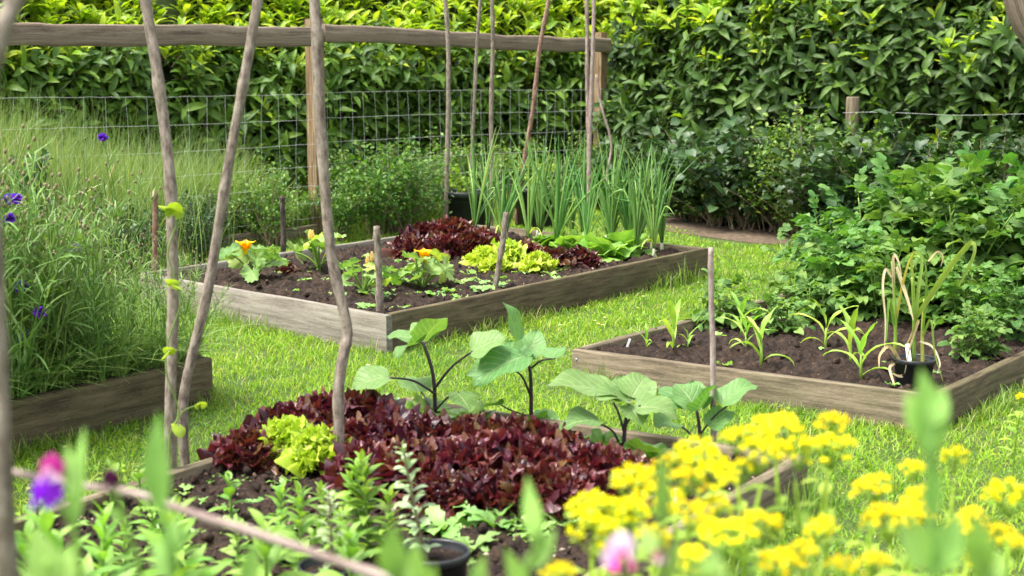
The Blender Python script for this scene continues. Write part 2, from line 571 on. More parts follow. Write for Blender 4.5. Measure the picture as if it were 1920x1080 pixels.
M['aub'] = leaf_mat('aubergine_leaf', [(.10, .215, .055), (.135, .25, .07), (.18, .30, .09)], .5, .3, (1.35, 1.5, .5), .35, .38, 7, .2, 40, None, (.7, 1), .08, .7)
M['onion'] = leaf_mat('onion_leaf', [(.06, .17, .035), (.09, .225, .05), (.135, .28, .065), (.2, .34, .07)], .42, .08, None, .4, 0, 9, .15, 12)
M['onionw'] = plain_mat('onion_base', [(.3, .36, .2), (.5, .5, .38)], .5, 30, .3, .05)
M['corn'] = leaf_mat('corn_leaf', [(.22, .40, .05), (.30, .48, .07), (.38, .52, .10)], .42, .35, (1.2, 1.3, .5), .35, .1, 1, .2, 25)
M['potato'] = leaf_mat('potato_leaf', [(.05, .14, .024), (.08, .19, .036), (.12, .245, .05), (.18, .31, .07)], .5, .3, None, .3, .14, 6, .25, 40, None, (.7, 1), .14, .6)
M['garlic'] = leaf_mat('garlic_leaf', [(.13, .27, .04), (.2, .33, .06), (.48, .46, .10)], .45, .3, None, .3, 0, 9, .2, 14)
M['dry'] = leaf_mat('dry_leaf', [(.52, .38, .19), (.62, .50, .30), (.7, .61, .42)], .6, .3, (1.1, 1, .8), .2, 0, 9, .35, 20)
M['cornfl'] = leaf_mat('cornflower_leaf', [(.07, .16, .03), (.115, .22, .045), (.17, .285, .065), (.26, .35, .12)], .5, .25, None, .35, 0)
M['purple'] = leaf_mat('purple_petal', [(.13, .025, .42), (.2, .04, .6), (.27, .07, .7)], .55, .25, (1.1, .9, 1.3), .2, 0)
M['bud'] = plain_mat('dry_bud', [(.12, .10, .05), (.26, .2, .12)], .7, 60, .2, .2)
M['snap'] = leaf_mat('leafy_plant', [(.14, .28, .033), (.22, .37, .055), (.31, .44, .10)], .45, .32, None, .35, .15, 1)
M['sedum'] = leaf_mat('succulent_leaf', [(.22, .31, .13), (.31, .40, .2), (.40, .48, .28)], .42, .15, None, .4, 0)
M['rocket'] = leaf_mat('salad_seedling', [(.14, .29, .06), (.2, .36, .09), (.27, .42, .13)], .45, .3, None, .4, .2, 5)
M['yellow'] = leaf_mat('yellow_floret', [(.76, .63, .003), (.82, .70, .006), (.86, .77, .015)], .6, .3, (1.05, 1.05, .3), .15, 0, 9, .1, 60, None, (.7, 1), .06)
M['spurge'] = leaf_mat('flower_stem_leaf', [(.2, .34, .04), (.3, .43, .06), (.42, .5, .06)], .5, .35, None, .3, .1, 5)
M['pea'] = leaf_mat('pea_leaf', [(.17, .33, .06), (.22, .39, .085), (.27, .44, .11)], .5, .32, None, .3, .1, 1)
M['petal_p'] = leaf_mat('pink_petal', [(.82, .5, .68), (.88, .68, .8)], .55, .35, (1.1, 1, 1.1), .2, 0)
M['petal_m'] = leaf_mat('magenta_petal', [(.62, .03, .25), (.7, .06, .35)], .55, .3, (1.1, .9, 1.1), .2, 0)
M['petal_v'] = leaf_mat('violet_petal', [(.19, .012, .52), (.28, .03, .6)], .55, .3, (1.1, .9, 1.1), .2, 0)
M['petal_d'] = leaf_mat('maroon_petal', [(.045, .006, .035), (.08, .01, .05)], .5, .25, (1.1, .9, 1.1), .2, 0)
M['bean'] = leaf_mat('bean_leaf', [(.24, .40, .03), (.34, .50, .05)], .45, .4, (1.2, 1.2, .5), .35, .15, 5)
M['berry'] = plain_mat('gooseberry', [(.3, .34, .06), (.45, .42, .1)], .4, 60, .4, 0)
M['red_bark_stump'] = M['bark_r']

# ------------------------------------------------------------------ object helpers
def link(name, mesh, parent=None, loc=None):
    o = bpy.data.objects.new(name, mesh)
    COL.objects.link(o)
    if parent is not None:
        o.parent = parent
    if loc is not None:
        o.location = loc
    return o

def tag(o, label=None, cat=None, group=None, kind=None):
    if label: o['label'] = label
    if cat: o['category'] = cat
    if group: o['group'] = group
    if kind: o['kind'] = kind
    return o

def thing(name, label, cat, loc=(0, 0, 0), rz=0.0, sc_=1.0, group=None, tilt=(0, 0)):
    o = link(name, None, None, tuple(float(x) for x in loc))
    o.rotation_euler = (tilt[0], tilt[1], rz)
    o.scale = (sc_,) * 3 if np.isscalar(sc_) else sc_
    o.empty_display_size = .05
    return tag(o, label, cat, group)

def place(name, parts, label, cat, loc, rz=0.0, sc_=1.0, group=None, tilt=(0, 0)):
    """parts: list of (part name, mesh, [sub-parts])"""
    r = thing(name, label, cat, loc, rz, sc_, group, tilt)
    for p in parts:
        c = link(p[0], p[1], r)
        if len(p) > 2:
            for s in p[2]:
                link(s[0], s[1], c)
    return r

ORD = ['first', 'second', 'third', 'fourth', 'fifth', 'sixth', 'seventh', 'eighth', 'ninth', 'tenth', 'eleventh', 'twelfth', 'thirteenth',
       'fourteenth', 'fifteenth', 'sixteenth', 'seventeenth', 'eighteenth', 'nineteenth', 'twentieth']

def inquad(P, Q):
    """points P (n,2) inside convex quad Q (4,2)"""
    Q = np.asarray(Q)[:, :2]
    s = None
    ok = np.ones(len(P), bool)
    area = 0
    for i in range(4):
        a, b = Q[i], Q[(i + 1) % 4]
        area += a[0] * b[1] - b[0] * a[1]
    for i in range(4):
        a, b = Q[i], Q[(i + 1) % 4]
        c = (b[0] - a[0]) * (P[:, 1] - a[1]) - (b[1] - a[1]) * (P[:, 0] - a[0])
        ok &= (c * area > 0)
    return ok

# ------------------------------------------------------------------ world and light
SUN_EL, SUN_AZ = radians(66), math.atan2(-.22, -.85)      # towards the sun: left
w = bpy.data.worlds.new('World')
sc.world = w
w.use_nodes = True
nt = w.node_tree
bg = nt.nodes['Background']
sky = nt.nodes.new('ShaderNodeTexSky')
sky.sky_type = 'NISHITA'
sky.sun_disc = False
sky.sun_elevation = SUN_EL
sky.sun_rotation = pi / 2 - SUN_AZ
sky.air_density = 1.0
sky.dust_density = 3.0
hs_ = nt.nodes.new('ShaderNodeHueSaturation')      # thin white cloud: the sky loses most of its blue
hs_.inputs['Saturation'].default_value = .3
nt.links.new(sky.outputs[0], hs_.inputs['Color'])
nt.links.new(hs_.outputs[0], bg.inputs[0])
bg.inputs[1].default_value = .14
sun = bpy.data.lights.new('sun', 'SUN')
sun.energy = 2.4
sun.angle = radians(22)
sun.color = (1, .95, .85)
suno = bpy.data.objects.new('sun', sun)
COL.objects.link(suno)
from mathutils import Vector
sd = Vector((cos(SUN_EL) * cos(SUN_AZ), cos(SUN_EL) * sin(SUN_AZ), sin(SUN_EL)))
suno.rotation_euler = sd.to_track_quat('Z', 'Y').to_euler()
suno.location = (-6, 4, 12)
sc.view_settings.view_transform = 'Standard'
sc.view_settings.look = 'None'
sc.view_settings.exposure = 1.7
sc.view_settings.gamma = 1
sc.render.engine = 'CYCLES'
sc.cycles.use_denoising = True
sc.cycles.max_bounces = 7
sc.cycles.diffuse_bounces = 4
sc.cycles.glossy_bounces = 2
sc.cycles.transmission_bounces = 4
sc.cycles.use_adaptive_sampling = True
sc.cycles.adaptive_threshold = .02
sc.cycles.caustics_reflective = False
sc.cycles.caustics_refractive = False

# ------------------------------------------------------------------ beds
def bedquad(Lp, Fp, Rp, z):
    Lw, Fw, Rw = G(*Lp, z), G(*Fp, z), G(*Rp, z)
    return Lw, Fw, Rw, Lw + Rw - Fw

ZA, ZB, ZC, ZD = .20, .15, .20, .15
AL, AF, AR, AK = bedquad((260, 512), (724, 592), (1330, 465), ZA)
BL, BF = G(1073, 655, ZB), G(1757, 744, ZB)
ub = unit(G(1545, 530, ZB) - BL)
BK, BR = BL + ub * 3.5, BF + ub * 3.5
DK, DR = G(760, 745, ZD), G(1515, 855, ZD)
ud = unit(G(30, 970, ZD) - DK)
DL, DF = DK + ud * 2.5, DR + ud * 2.5
CR = G(397, 671, ZC)
uc = unit(G(53, 747, ZC) - CR)
CF = CR + uc * 2.2
vc = np.array([uc[1], -uc[0], 0.0])
if vc[1] < 0:
    vc = -vc
CB, CBL = CR + vc * 1.5, CF + vc * 1.5
BEDS = [(AL, AF, AR, AK), (BL, BF, BR, BK), (DK, DR, DF, DL), (CF, CR, CB, CBL)]

def board(A, B, h, th, z1, nseg=26, seed=0, wob=.002):
    """a plank from A to B, its outer face on the line A-B, thickness towards the left normal"""
    A, B = np.asarray(A, float).copy(), np.asarray(B, float).copy()
    e = unit((B - A) * [1, 1, 0])
    nrm = np.array([-e[1], e[0], 0])
    L = np.linalg.norm((B - A)[:2])
    c = .005
    z0 = z1 - h
    pr = [(0, z0), (0, z1 - c), (c, z1), (th - c, z1), (th, z1 - c), (th, z0)]
    ss = np.linspace(0, L, nseg + 1)
    per = np.concatenate([[0], np.cumsum(np.linalg.norm(np.diff(np.array(pr), axis=0), axis=1))])
    V, UVs = [], []
    for i, s in enumerate(ss):
        o1 = wob * 2 * noise2(np.array([s * 2.3]), np.array([seed * 3.1]), seed)[0]
        o2 = wob * 2 * noise2(np.array([s * 2.7]), np.array([seed * 1.7 + 9]), seed + 3)[0]
        for j, (a, zz) in enumerate(pr):
            V.append(A * [1, 1, 0] + e * s + nrm * (a + o1) + np.array([0, 0, zz + (o2 if j in (1, 2, 3, 4) else 0)]))
            UVs.append([s, per[j]])
    k = len(pr)
    q = [[i * k + j, (i + 1) * k + j, (i + 1) * k + j + 1, i * k + j + 1] for i in range(nseg) for j in range(k - 1)]
    mb = MB().add(V, q, None, UVs)
    for i, sg in ((0, 1), (nseg, -1)):
        cv = [V[i * k + j] for j in range(k)]
        mb.add(cv, [[0, 1, 4, 5], [1, 2, 3, 4]] if sg > 0 else [[5, 4, 1, 0], [4, 3, 2, 1]], None, [[p[0] * 3, p[1]] for p in pr])
    return mb

clods = [ball(1, 7, 5, .28) for _ in range(4)]

def soil(quad, z, seed, res=.011, clod=4500, inset=.03, hump=.02):
    P00, P10, P11, P01 = [np.asarray(p)[:2] for p in quad]
    n = int(np.linalg.norm(P10 - P00) / res)
    m = int(np.linalg.norm(P01 - P00) / res)
    s, t = np.meshgrid(np.linspace(0, 1, n + 1), np.linspace(0, 1, m + 1), indexing='ij')
    ctr = (P00 + P10 + P11 + P01) / 4
    P = (P00 * ((1 - s) * (1 - t))[..., None] + P10 * (s * (1 - t))[..., None] + P11 * (s * t)[..., None] + P01 * ((1 - s) * t)[..., None])
    d = P - ctr
    P = ctr + d * (1 - inset / (np.linalg.norm(d, axis=-1, keepdims=True) + .3))
    h = z + hump * (fbm(P[..., 0] * 2.2, P[..., 1] * 2.2, seed, 3)) + .035 * fbm(P[..., 0] * 14, P[..., 1] * 14, seed + 5, 3) + .05 * np.abs(fbm(P[..., 0] * 22, P[..., 1] * 22, seed + 9, 3)) + .012 * fbm(P[..., 0] * 90, P[..., 1] * 90, seed + 3, 2)
    V = np.concatenate([P, h[..., None]], -1).reshape(-1, 3)
    k = m + 1
    i, j = np.meshgrid(np.arange(n), np.arange(m), indexing='ij')
    q = np.stack([i * k + j, (i + 1) * k + j, (i + 1) * k + j + 1, i * k + j + 1], -1).reshape(-1, 4)
    mb = MB().add(V, q)
    idx = rng.integers(0, len(V), clod)
    for c, sub in zip(clods, np.array_split(idx, 4)):
        r = .0025 + .016 * U(0, 1, len(sub)) ** 4
        Mx = R3(U(0, 6.3, len(sub)), U(-.6, .6, len(sub)), U(0, 6, len(sub))) * r[:, None, None] * U(.7, 1.3, (len(sub), 1, 3))
        pos_ = V[sub] + np.stack([0 * r, 0 * r, r * .3], 1)
        nb = len(sub) // 7
        mb.inst(c, Mx[nb:], pos_[nb:])
        mb.inst(c, Mx[:nb] * .62, pos_[:nb], 1)
    return mb

def soilz(quad, z, x, y, seed, hump=.02):
    x, y = np.array([x]), np.array([y])
    return float((z + hump * fbm(x * 2.2, y * 2.2, seed, 3) + .035 * fbm(x * 14, y * 14, seed + 5, 3))[0])

def make_bed(name, label, quad, z1, h, th, mats, sz, seed, soilq=None, clod=900):
    """quad order: P0->P1->P2->P3 clockwise or counter; boards follow the edges, inside on the left"""
    Q = [np.asarray(p) for p in quad]
    area = sum(Q[i][0] * Q[(i + 1) % 4][1] - Q[(i + 1) % 4][0] * Q[i][1] for i in range(4))
    if area < 0:
        Q = Q[::-1]
        mats = [mats[2], mats[1], mats[0], mats[3]]
    r = thing(name, label, 'raised bed', (0, 0, 0), group='wooden raised beds on the lawn')
    for i in range(4):
        A, B = Q[i], Q[(i + 1) % 4]
        e = unit((B - A) * [1, 1, 0])
        if i % 2 == 1:
            A, B = A + e * (th + .001), B - e * (th + .001)
        zz = z1 + (.002 if i % 2 else 0)
        b = link('board', board(A, B, h, th, zz, 26, seed + i).mesh('board', M[mats[i]]), r)
    s = soil(quad, sz, seed, clod=clod).mesh('soil', [M['soil'], M['soil_bits']])
    so = link('soil', s, r)
    so['kind'] = 'stuff'
    return r

bA = make_bed('raised_bed', 'long grey timber bed in the middle holding courgettes, lettuces and onions', (AL, AF, AR, AK), ZA, .23, .042, ['w_grey', 'w_brown', 'w_tan', 'w_grey'], ZA - .045, 21)
bB = make_bed('raised_bed', 'timber bed at the right with sweetcorn seedlings, potatoes and a potted garlic', (BL, BF, BR, BK), ZB, .18, .045, ['w_tan', 'w_brown', 'w_tan', 'w_tan'], ZB - .04, 31)
bD = make_bed('raised_bed', 'nearest timber bed, full of red lettuce, with aubergines along its back board', (DK, DR, DF, DL), ZD, .18, .045, ['w_tan', 'w_tan', 'w_tan', 'w_tan'], ZD - .05, 41, clod=6000)
bC = make_bed('raised_bed', 'dark brown timber bed at the left, overflowing with cornflowers', (CF, CR, CB, CBL), ZC, .23, .05, ['w_brown', 'w_brown', 'w_brown', 'w_brown'], ZC - .05, 51, clod=300)
# corner block and corner screws
pb = board(CR + uc * .055 + vc * .06, CR + uc * .004 + vc * .06, .24, .055, ZC + .012, 3, 5)
link('corner_post', pb.mesh('corner_post', M['w_tan']), bC)
sw = ball(.006, 8, 6)
for (bed, P, px, py) in ((bB, BL, 1079, 672),):
    f = unit(BF - BL)
    p = BL + f * .025 + np.array([-f[1], f[0], 0]) * (-.001 if True else 0)
    link('screw', MB().inst(sw, np.eye(3) * [1, 1, 1], p + np.array([0, 0, -.045])).mesh('screw', M['steel']), bed)

# ------------------------------------------------------------------ ground
gn = 60
gx, gy = np.meshgrid(np.linspace(-45, 45, gn + 1), np.linspace(-20, 70, gn + 1), indexing='ij')
V = np.stack([gx, gy, 0 * gx], -1).reshape(-1, 3)
i, j = np.meshgrid(np.arange(gn), np.arange(gn), indexing='ij')
k = gn + 1
q = np.stack([i * k + j, (i + 1) * k + j, (i + 1) * k + j + 1, i * k + j + 1], -1).reshape(-1, 4)
tag(link('lawn', MB().add(V, q).mesh('lawn', M['lawn'])), 'bright green mown lawn between the raised beds', 'lawn', kind='structure')

# fence and hedge lines
P0, P1, P2 = AT(0, 300, 10.0), AT(597, 300, 12.5), AT(1127, 300, 15.4)
FL = [np.array([p[0], p[1], 0]) for p in (P0, P1, P2)]
FL[0] = FL[1] + (FL[0] - FL[1]) * 1.5          # carries on past the left edge
fdir = unit(FL[2] - FL[1])
fn = np.array([-fdir[1], fdir[0], 0])           # away from the garden
HB = [FL[1] + (FL[0] - FL[1]) * 1.7 + fn * 1.9, FL[1] + fn * 1.8, np.array([1.25, 15.9, 0]) + fn * .35, np.array([2.6, 17.2, 0])]
HS = [np.array([.95, 15.35, 0]), np.array([2.6, 13.9, 0]), np.array([7.2, 11.4, 0])]

# bare earth strip along the hedge foot
ea = [G(1150, 398), G(1240, 432), G(1480, 462), G(2000, 500), HS[2] + [0, .3, 0], HS[1] + [0, .3, 0]]
def strip(pts, z):
    mb = MB()
    n = 26
    a = spline(pts[:4], n)
    b = spline([HS[0] + [0, .3, 0], HS[1] + [0, .3, 0], HS[2] + [.3, .3, 0]], n)
    V = []
    m = 8
    for i in range(n):
        for j in range(m + 1):
            p = a[i] * (1 - j / m) + b[i] * j / m
            if j == 0:
                p = p + np.array([0, .22 * noise2(np.array([p[0] * 5]), np.array([p[1] * 5]), 3)[0], 0])
            V.append([p[0], p[1], z + .02 * abs(noise2(np.array([p[0] * 6]), np.array([p[1] * 6]), 7)[0]) * (j > 0)])
    q = [[i * (m + 1) + j, i * (m + 1) + j + 1, (i + 1) * (m + 1) + j + 1, (i + 1) * (m + 1) + j] for i in range(n - 1) for j in range(m)]
    return mb.add(V, q)
EARTH = strip(ea, .005)
tag(link('bare_earth_path', EARTH.mesh('bare_earth_path', M['drysoil'])), 'strip of bare brown earth along the hedge foot', 'earth', kind='structure')

def blades(P, h, wd, lean, nseg=3, az=None):
    n = len(P)
    az = U(0, 2 * pi, n) if az is None else az
    d = np.stack([np.cos(az), np.sin(az), 0 * az], 1)
    fa = az + pi / 2 + U(-.9, .9, n)
    sd_ = np.stack([np.cos(fa), np.sin(fa), 0 * az], 1)
    t = np.linspace(0, 1, nseg + 1)
    V = np.zeros((n, nseg + 1, 2, 3))
    for i, tt in enumerate(t):
        c = P + d * (lean * h * tt ** 1.6)[:, None]
        c[:, 2] += h * (tt - .42 * lean * tt ** 2.2)
        ww = (wd * .5 * (1 - tt ** 2.0) + .0002)[:, None]
        V[:, i, 0] = c - sd_ * ww
        V[:, i, 1] = c + sd_ * ww
    b = (np.arange(n) * (nseg + 1) * 2)[:, None]
    q = np.stack([np.stack([b[:, 0] + 2 * i, b[:, 0] + 2 * i + 1, b[:, 0] + 2 * i + 3, b[:, 0] + 2 * i + 2], 1) for i in range(nseg)], 1)
    uv = np.stack([np.tile([0., 1.], (nseg + 1)), np.repeat(t, 2)], 1)
    return MB().add(V.reshape(-1, 3), q.reshape(-1, 4), None, np.tile(uv, (n, 1)))

def infrustum(P, m=.9):
    px = P[:, 0] / np.maximum(P[:, 1], .1) * FP
    return (np.abs(px) < 960 + 300 * m + 900 / np.maximum(P[:, 1], 1)) & (P[:, 1] > 2.2)

def free(P, pad=0):
    ok = np.ones(len(P), bool)
    for q_ in BEDS:
        ok &= ~inquad(P, q_)
    return ok

def scatter(n, x0, x1, y0, y1):
    return np.stack([U(x0, x1, n), U(y0, y1, n)], 1)

def fence_side(P):
    """signed distance behind the fence line"""
    return (P[:, 0] - FL[1][0]) * fn[0] + (P[:, 1] - FL[1][1]) * fn[1]

def on_earth(P):
    a = spline(ea[:4], 40)
    y = np.interp(P[:, 0], a[:, 0], a[:, 1], left=99, right=99)
    return P[:, 1] > y + .05 + 1.1 * noise2(P[:, 0] * 3, P[:, 1] * 3, 4)

LG = MB()
pts, hs, ws = [], [], []
for (y0, y1, dens, wd) in ((2.6, 5, 5200, .0034), (5, 7, 5600, .0036), (7, 9.5, 4300, .0045), (9.5, 12, 2800, .006), (12, 16, 1500, .008)):
    xa = (960 + 420) / FP * y1
    N = int(dens * 2 * xa * (y1 - y0))
    P = scatter(N, -xa, xa, y0, y1)
    P = P[infrustum(P) & free(P) & (fence_side(P) < 1.2) & ~on_earth(P)]
    keep = noise2(P[:, 0] * 7, P[:, 1] * 7, 12) + U(-.5, .5, len(P)) * .9 > -.38
    P = P[keep]
    pts.append(P)
    hs.append(U(.018, .05, len(P)) * (1 + .9 * fbm(P[:, 0] * 2.5, P[:, 1] * 2.5, 8, 3)))
    ws.append(U(.7, 1.25, len(P)) * wd)
P = np.concatenate(pts)
h = np.concatenate(hs)
wd = np.concatenate(ws)
P3 = np.concatenate([P, np.zeros((len(P), 1))], 1)
gm = blades(P3, h, wd, U(.2, 1.5, len(P)), 2)
print('lawn blades', len(P))
# clover and small broad leaves among the blades
cl = leaf(.014, .013, 2, 2, 'broad', .3, .2)
N = 9000
Pc = scatter(N, -3.6, 3.6, 3, 10)
Pc = Pc[infrustum(Pc) & free(Pc) & (noise2(Pc[:, 0] * 2, Pc[:, 1] * 2, 5) > .02)]
gm.inst(cl, R3(U(0, 6.3, len(Pc)), U(-.2, .5, len(Pc)), U(-.4, .4, len(Pc))) * U(.7, 1.5, (len(Pc), 1, 1)), np.concatenate([Pc, U(.015, .035, (len(Pc), 1))], 1))
tag(link('grass', gm.mesh('grass', M['grass'])), 'short mown grass blades covering the lawn', 'grass', kind='stuff')

# long grass: edges of the beds, the bank under the fence, the rough strip behind it
mb = MB()
def edge_tufts(A, B, dens, h0, h1, off=.03, spread=.045):
    A, B = np.asarray(A)[:2], np.asarray(B)[:2]
    L = np.linalg.norm(B - A)
    e = (B - A) / L
    nr = np.array([e[1], -e[0]])
    n = int(L * dens)
    s = U(0, L, n)
    k_ = noise2(s * 2.6, s * 0 + L, 3) + U(-.3, .3, n) > -.2
    s = s[k_]
    n = len(s)
    amp = np.clip(.8 + 1.9 * noise2(s * 1.7, s * 0 + L * 3, 9), .25, 1.5)
    P = A + e * s[:, None] + nr * (off + np.abs(rng.normal(0, spread, n)))[:, None]
    b = blades(np.concatenate([P, np.zeros((n, 1))], 1), U(h0, h1, n) * amp, U(.003, .0055, n), U(.1, 1.0, n), 3)
    v, q, t, uv, mq, mt = b.arr()
    mb.add(v, q, None, uv)
def outer(q_):
    Q = list(q_)
    area = sum(Q[i][0] * Q[(i + 1) % 4][1] - Q[(i + 1) % 4][0] * Q[i][1] for i in range(4))
    return Q if area > 0 else Q[::-1]
for q_, dn in ((BEDS[0], 260), (BEDS[1], 380), (BEDS[2], 420), (BEDS[3], 420)):
    Q = outer(q_)
    for i in range(4):
        edge_tufts(Q[i], Q[(i + 1) % 4], dn, .05, .16)
# bank and rough strip behind the fence
N = 26000
s = U(-.35, 1.9, N)
P = FL[1][:2] + (FL[0] - FL[1])[:2] * s[:, None]
P = P + fn[:2] * U(-.22, 1.9, N)[:, None]
hh = U(.12, .42, N) * np.clip((s + .45) * 1.1, .35, 1.25)
kk = infrustum(P) & free(P) & (noise2(P[:, 0] * 3, P[:, 1] * 3, 21) + U(-.5, .5, N) > -.22)
P, hh = P[kk], hh[kk]
back = np.clip(fence_side(P) * 1.2 + .7, .35, 1)
b = blades(np.concatenate([P, np.zeros((len(P), 1))], 1), hh * back, U(.004, .008, len(P)), U(.15, .9, len(P)), 3)
v, q, t, uv, mq, mt = b.arr()
mb.add(v, q, None, uv)
# strip from the post to the right end of the fence
N = 8000
s = U(0, .8, N)
P = FL[1][:2] + (FL[2] - FL[1])[:2] * s[:, None] + fn[:2] * rng.normal(.05, .22, N)[:, None]
b = blades(np.concatenate([P, np.zeros((N, 1))], 1), U(.1, .34, N), U(.004, .008, N), U(.2, 1.1, N), 3)
v, q, t, uv, mq, mt = b.arr()
mb.add(v, q, None, uv)
# pale meadow grass standing round the netting at the left
N = 44000
s = U(.02, 1.5, N)
P = FL[1][:2] + (FL[0] - FL[1])[:2] * s[:, None] + fn[:2] * rng.normal(.35, .55, N)[:, None]
kk = infrustum(P) & free(P) & (noise2(P[:, 0] * 4, P[:, 1] * 4, 33) + U(-.5, .5, N) > -.3)
kk &= (fence_side(P) > .02) | (s > .42)
P, s = P[kk], s[kk]
hm = U(.4, 1.15, len(P)) * (.58 + 1.05 * np.minimum(s, 1.05)) * (1 + .5 * noise2(P[:, 0] * 2, P[:, 1] * 2, 35))
b = blades(np.concatenate([P, np.zeros((len(P), 1))], 1), hm, U(.003, .0058, len(P)), U(.05, .6, len(P)), 4)
v, q, t, uv, mq, mt = b.arr()
mb.add(v, q, None, uv, 2)
# strap leaves hanging over the boards of the left bed
N = 900
e_ = CR - CF
s = U(.05, 1.0, N) ** .8
nf_ = np.array([vc[0], vc[1]])
P = CF[:2] + e_[:2] * s[:, None] + nf_ * U(.07, .4, N)[:, None] - unit(e_)[:2] * .06
az0 = math.atan2(-nf_[1], -nf_[0])
b = blades(np.concatenate([P, np.full((N, 1), ZC - .06)], 1), U(.18, .46, N), U(.006, .011, N), U(.5, 1.5, N), 5, rng.normal(az0 + .5 * (s - .3), .75, N))
v, q, t, uv, mq, mt = b.arr()
mb.add(v, q, None, uv, 3)
# seed heads
for _ in range(110):
    ss = random.uniform(.62, 1.35)
    p = FL[1] + (FL[0] - FL[1]) * ss + fn * random.gauss(-.1, .5)
    if inquad(p[None, :2], BEDS[3])[0]:
        continue
    hgt = random.uniform(.5, 1.1)
    tip = p + np.array([random.uniform(-.15, .15), random.uniform(-.1, .1), hgt])
    c = curve(p, p + [0, 0, hgt * .6], tip, 7)
    tube(mb, c, np.array([.0022, .002, .002, .0018, .0016, .0014, .001]), 3, 1, False)
    tube(mb, [tip - (c[-1] - c[-2]) * .6, tip - (c[-1] - c[-2]) * .2, tip + (c[-1] - c[-2]) * .5], [.0015, .0045, .001], 4, 1, False)
tag(link('grass_long', mb.mesh('grass_long', [M['longgrass'], M['dry'], M['meadow'], M['cornfl']])), 'long uncut grass at the bed edges and under the wire fence', 'grass', kind='stuff')

# ------------------------------------------------------------------ fence
fence = thing('post_and_wire_fence', 'weathered timber rail fence with square wire netting before the laurel hedge', 'fence')
def boxpost(p, wdt, h, z0=-.05):
    e = fdir
    A, B = p - e * wdt / 2 - fn * wdt / 2, p + e * wdt / 2 - fn * wdt / 2
    mb = MB()
    zs = np.linspace(z0, h, 12)
    c = [(-1, -1), (1, -1), (1, 1), (-1, 1)]
    V, UVs = [], []
    for zz in zs:
        for a_, b_ in c:
            V.append(p + e * (a_ * wdt / 2) + fn * (b_ * wdt / 2) + np.array([0, 0, zz]))
            UVs.append([zz, (a_ + b_ * .5) * wdt])
    k = len(zs)
    q = [[i * 4 + j, i * 4 + (j + 1) % 4, (i + 1) * 4 + (j + 1) % 4, (i + 1) * 4 + j] for i in range(k - 1) for j in range(4)]
    q.append([(k - 1) * 4, (k - 1) * 4 + 1, (k - 1) * 4 + 2, (k - 1) * 4 + 3])
    return mb.add(V, q, None, UVs)
RZ = [1.80, 1.845, 1.775]
for p, wdt, h in ((FL[0], .12, 1.86), (FL[1] + fn * .02, .115, 1.88), (FL[2] + fn * .02, .1, 1.84)):
    link('post', boxpost(p, wdt, h).mesh('post', M['w_post'], False), fence)
def rail(A, B, seed, th=.055, hw=.165):
    mb = MB()
    n = 60
    e = unit(B - A)
    L = np.linalg.norm(B - A)
    an = np.linspace(0, 2 * pi, 14, endpoint=False)
    V, UVs = [], []
    for i in range(n + 1):
        s = L * i / n
        o = .022 * noise2(np.array([s * 2.2]), np.array([seed * 7.0]), seed)[0] + .01 * noise2(np.array([s * 7]), np.array([2.0]), seed)[0]
        hwid = hw / 2 * (1 + .12 * noise2(np.array([s * 3.1]), np.array([seed * 2.0]), seed + 2)[0])
        for aa in an:
            x, y = cos(aa), sin(aa)
            ex = abs(x) ** .5 * (1 if x > 0 else -1)
            ey = abs(y) ** .5 * (1 if y > 0 else -1)
            V.append(A + e * s - fn * (th / 2 * ex) + np.array([0, 0, hwid * ey + o]))
            UVs.append([s, aa * .08])
    k = 14
    q = [[i * k + j, i * k + (j + 1) % k, (i + 1) * k + (j + 1) % k, (i + 1) * k + j] for i in range(n) for j in range(k)]
    mb.add(V, q, None, UVs)
    for i, rev in ((0, 1), (n, 0)):
        c = np.mean(V[i * k:(i + 1) * k], axis=0)
        vv = list(V[i * k:(i + 1) * k]) + [c]
        t = [[k, j, (j + 1) % k] for j in range(k)]
        mb.add(vv, None, t)
    return mb
z_ = lambda p, zz: p + np.array([0, 0, zz])
offp = -fn * .075
link('rail', rail(z_(FL[0] + offp, 1.665), z_(FL[1] + offp - fdir * .001, 1.735), 3).mesh('rail', M['w_rail']), fence)
link('rail', rail(z_(FL[1] + offp + fdir * .02, 1.755), z_(FL[2] + offp + fdir * .03, 1.69), 6, .055, .15).mesh('rail', M['w_rail']), fence)
nw = MB()
hz = [1.24, 1.02, .81, .62, .45, .3, .17, .06]
def wireline(A, B, z):
    L = np.linalg.norm(B - A)
    n = int(L / .05)
    P = [A + (B - A) * i / n + np.array([0, 0, z + .006 * noise2(np.array([i * .5]), np.array([z * 9]), 2)[0] + .03 * noise2(np.array([i * .03]), np.array([3.0]), 2)[0]]) for i in range(n + 1)]
    tube(nw, P, .0011, 4, 0, False)
for A, B in ((FL[0], FL[1]), (FL[1], FL[2])):
    A, B = A - fn * .062, B - fn * .062
    for z in hz:
        wireline(A, B, z)
    L = np.linalg.norm(B - A)
    e = unit(B - A)
    sp__ = .195 if A[0] < FL[1][0] - .5 else .138
    for i in range(int(L / sp__)):
        s = (i + .5) * sp__
        zs = np.linspace(.06, 1.24, 9)
        P = [A + e * (s + .03 * noise2(np.array([s * 31]), np.array([zz * 4]), 5)[0]) + np.array([0, 0, zz + .03 * noise2(np.array([s / .05 * .03]), np.array([3.0]), 2)[0]]) for zz in zs]
        tube(nw, P, .0010, 4, 0, False)
link('wire_netting', nw.mesh('wire_netting', M['wire']), fence)
gb = board(FL[1] + (FL[0] - FL[1]) * .95 - fn * .10, FL[1] - fn * .10 - fdir * .1, .16, .04, .11, 20, 4, .006)
link('kick_board', gb.mesh('kick_board', M['w_tan']), fence)

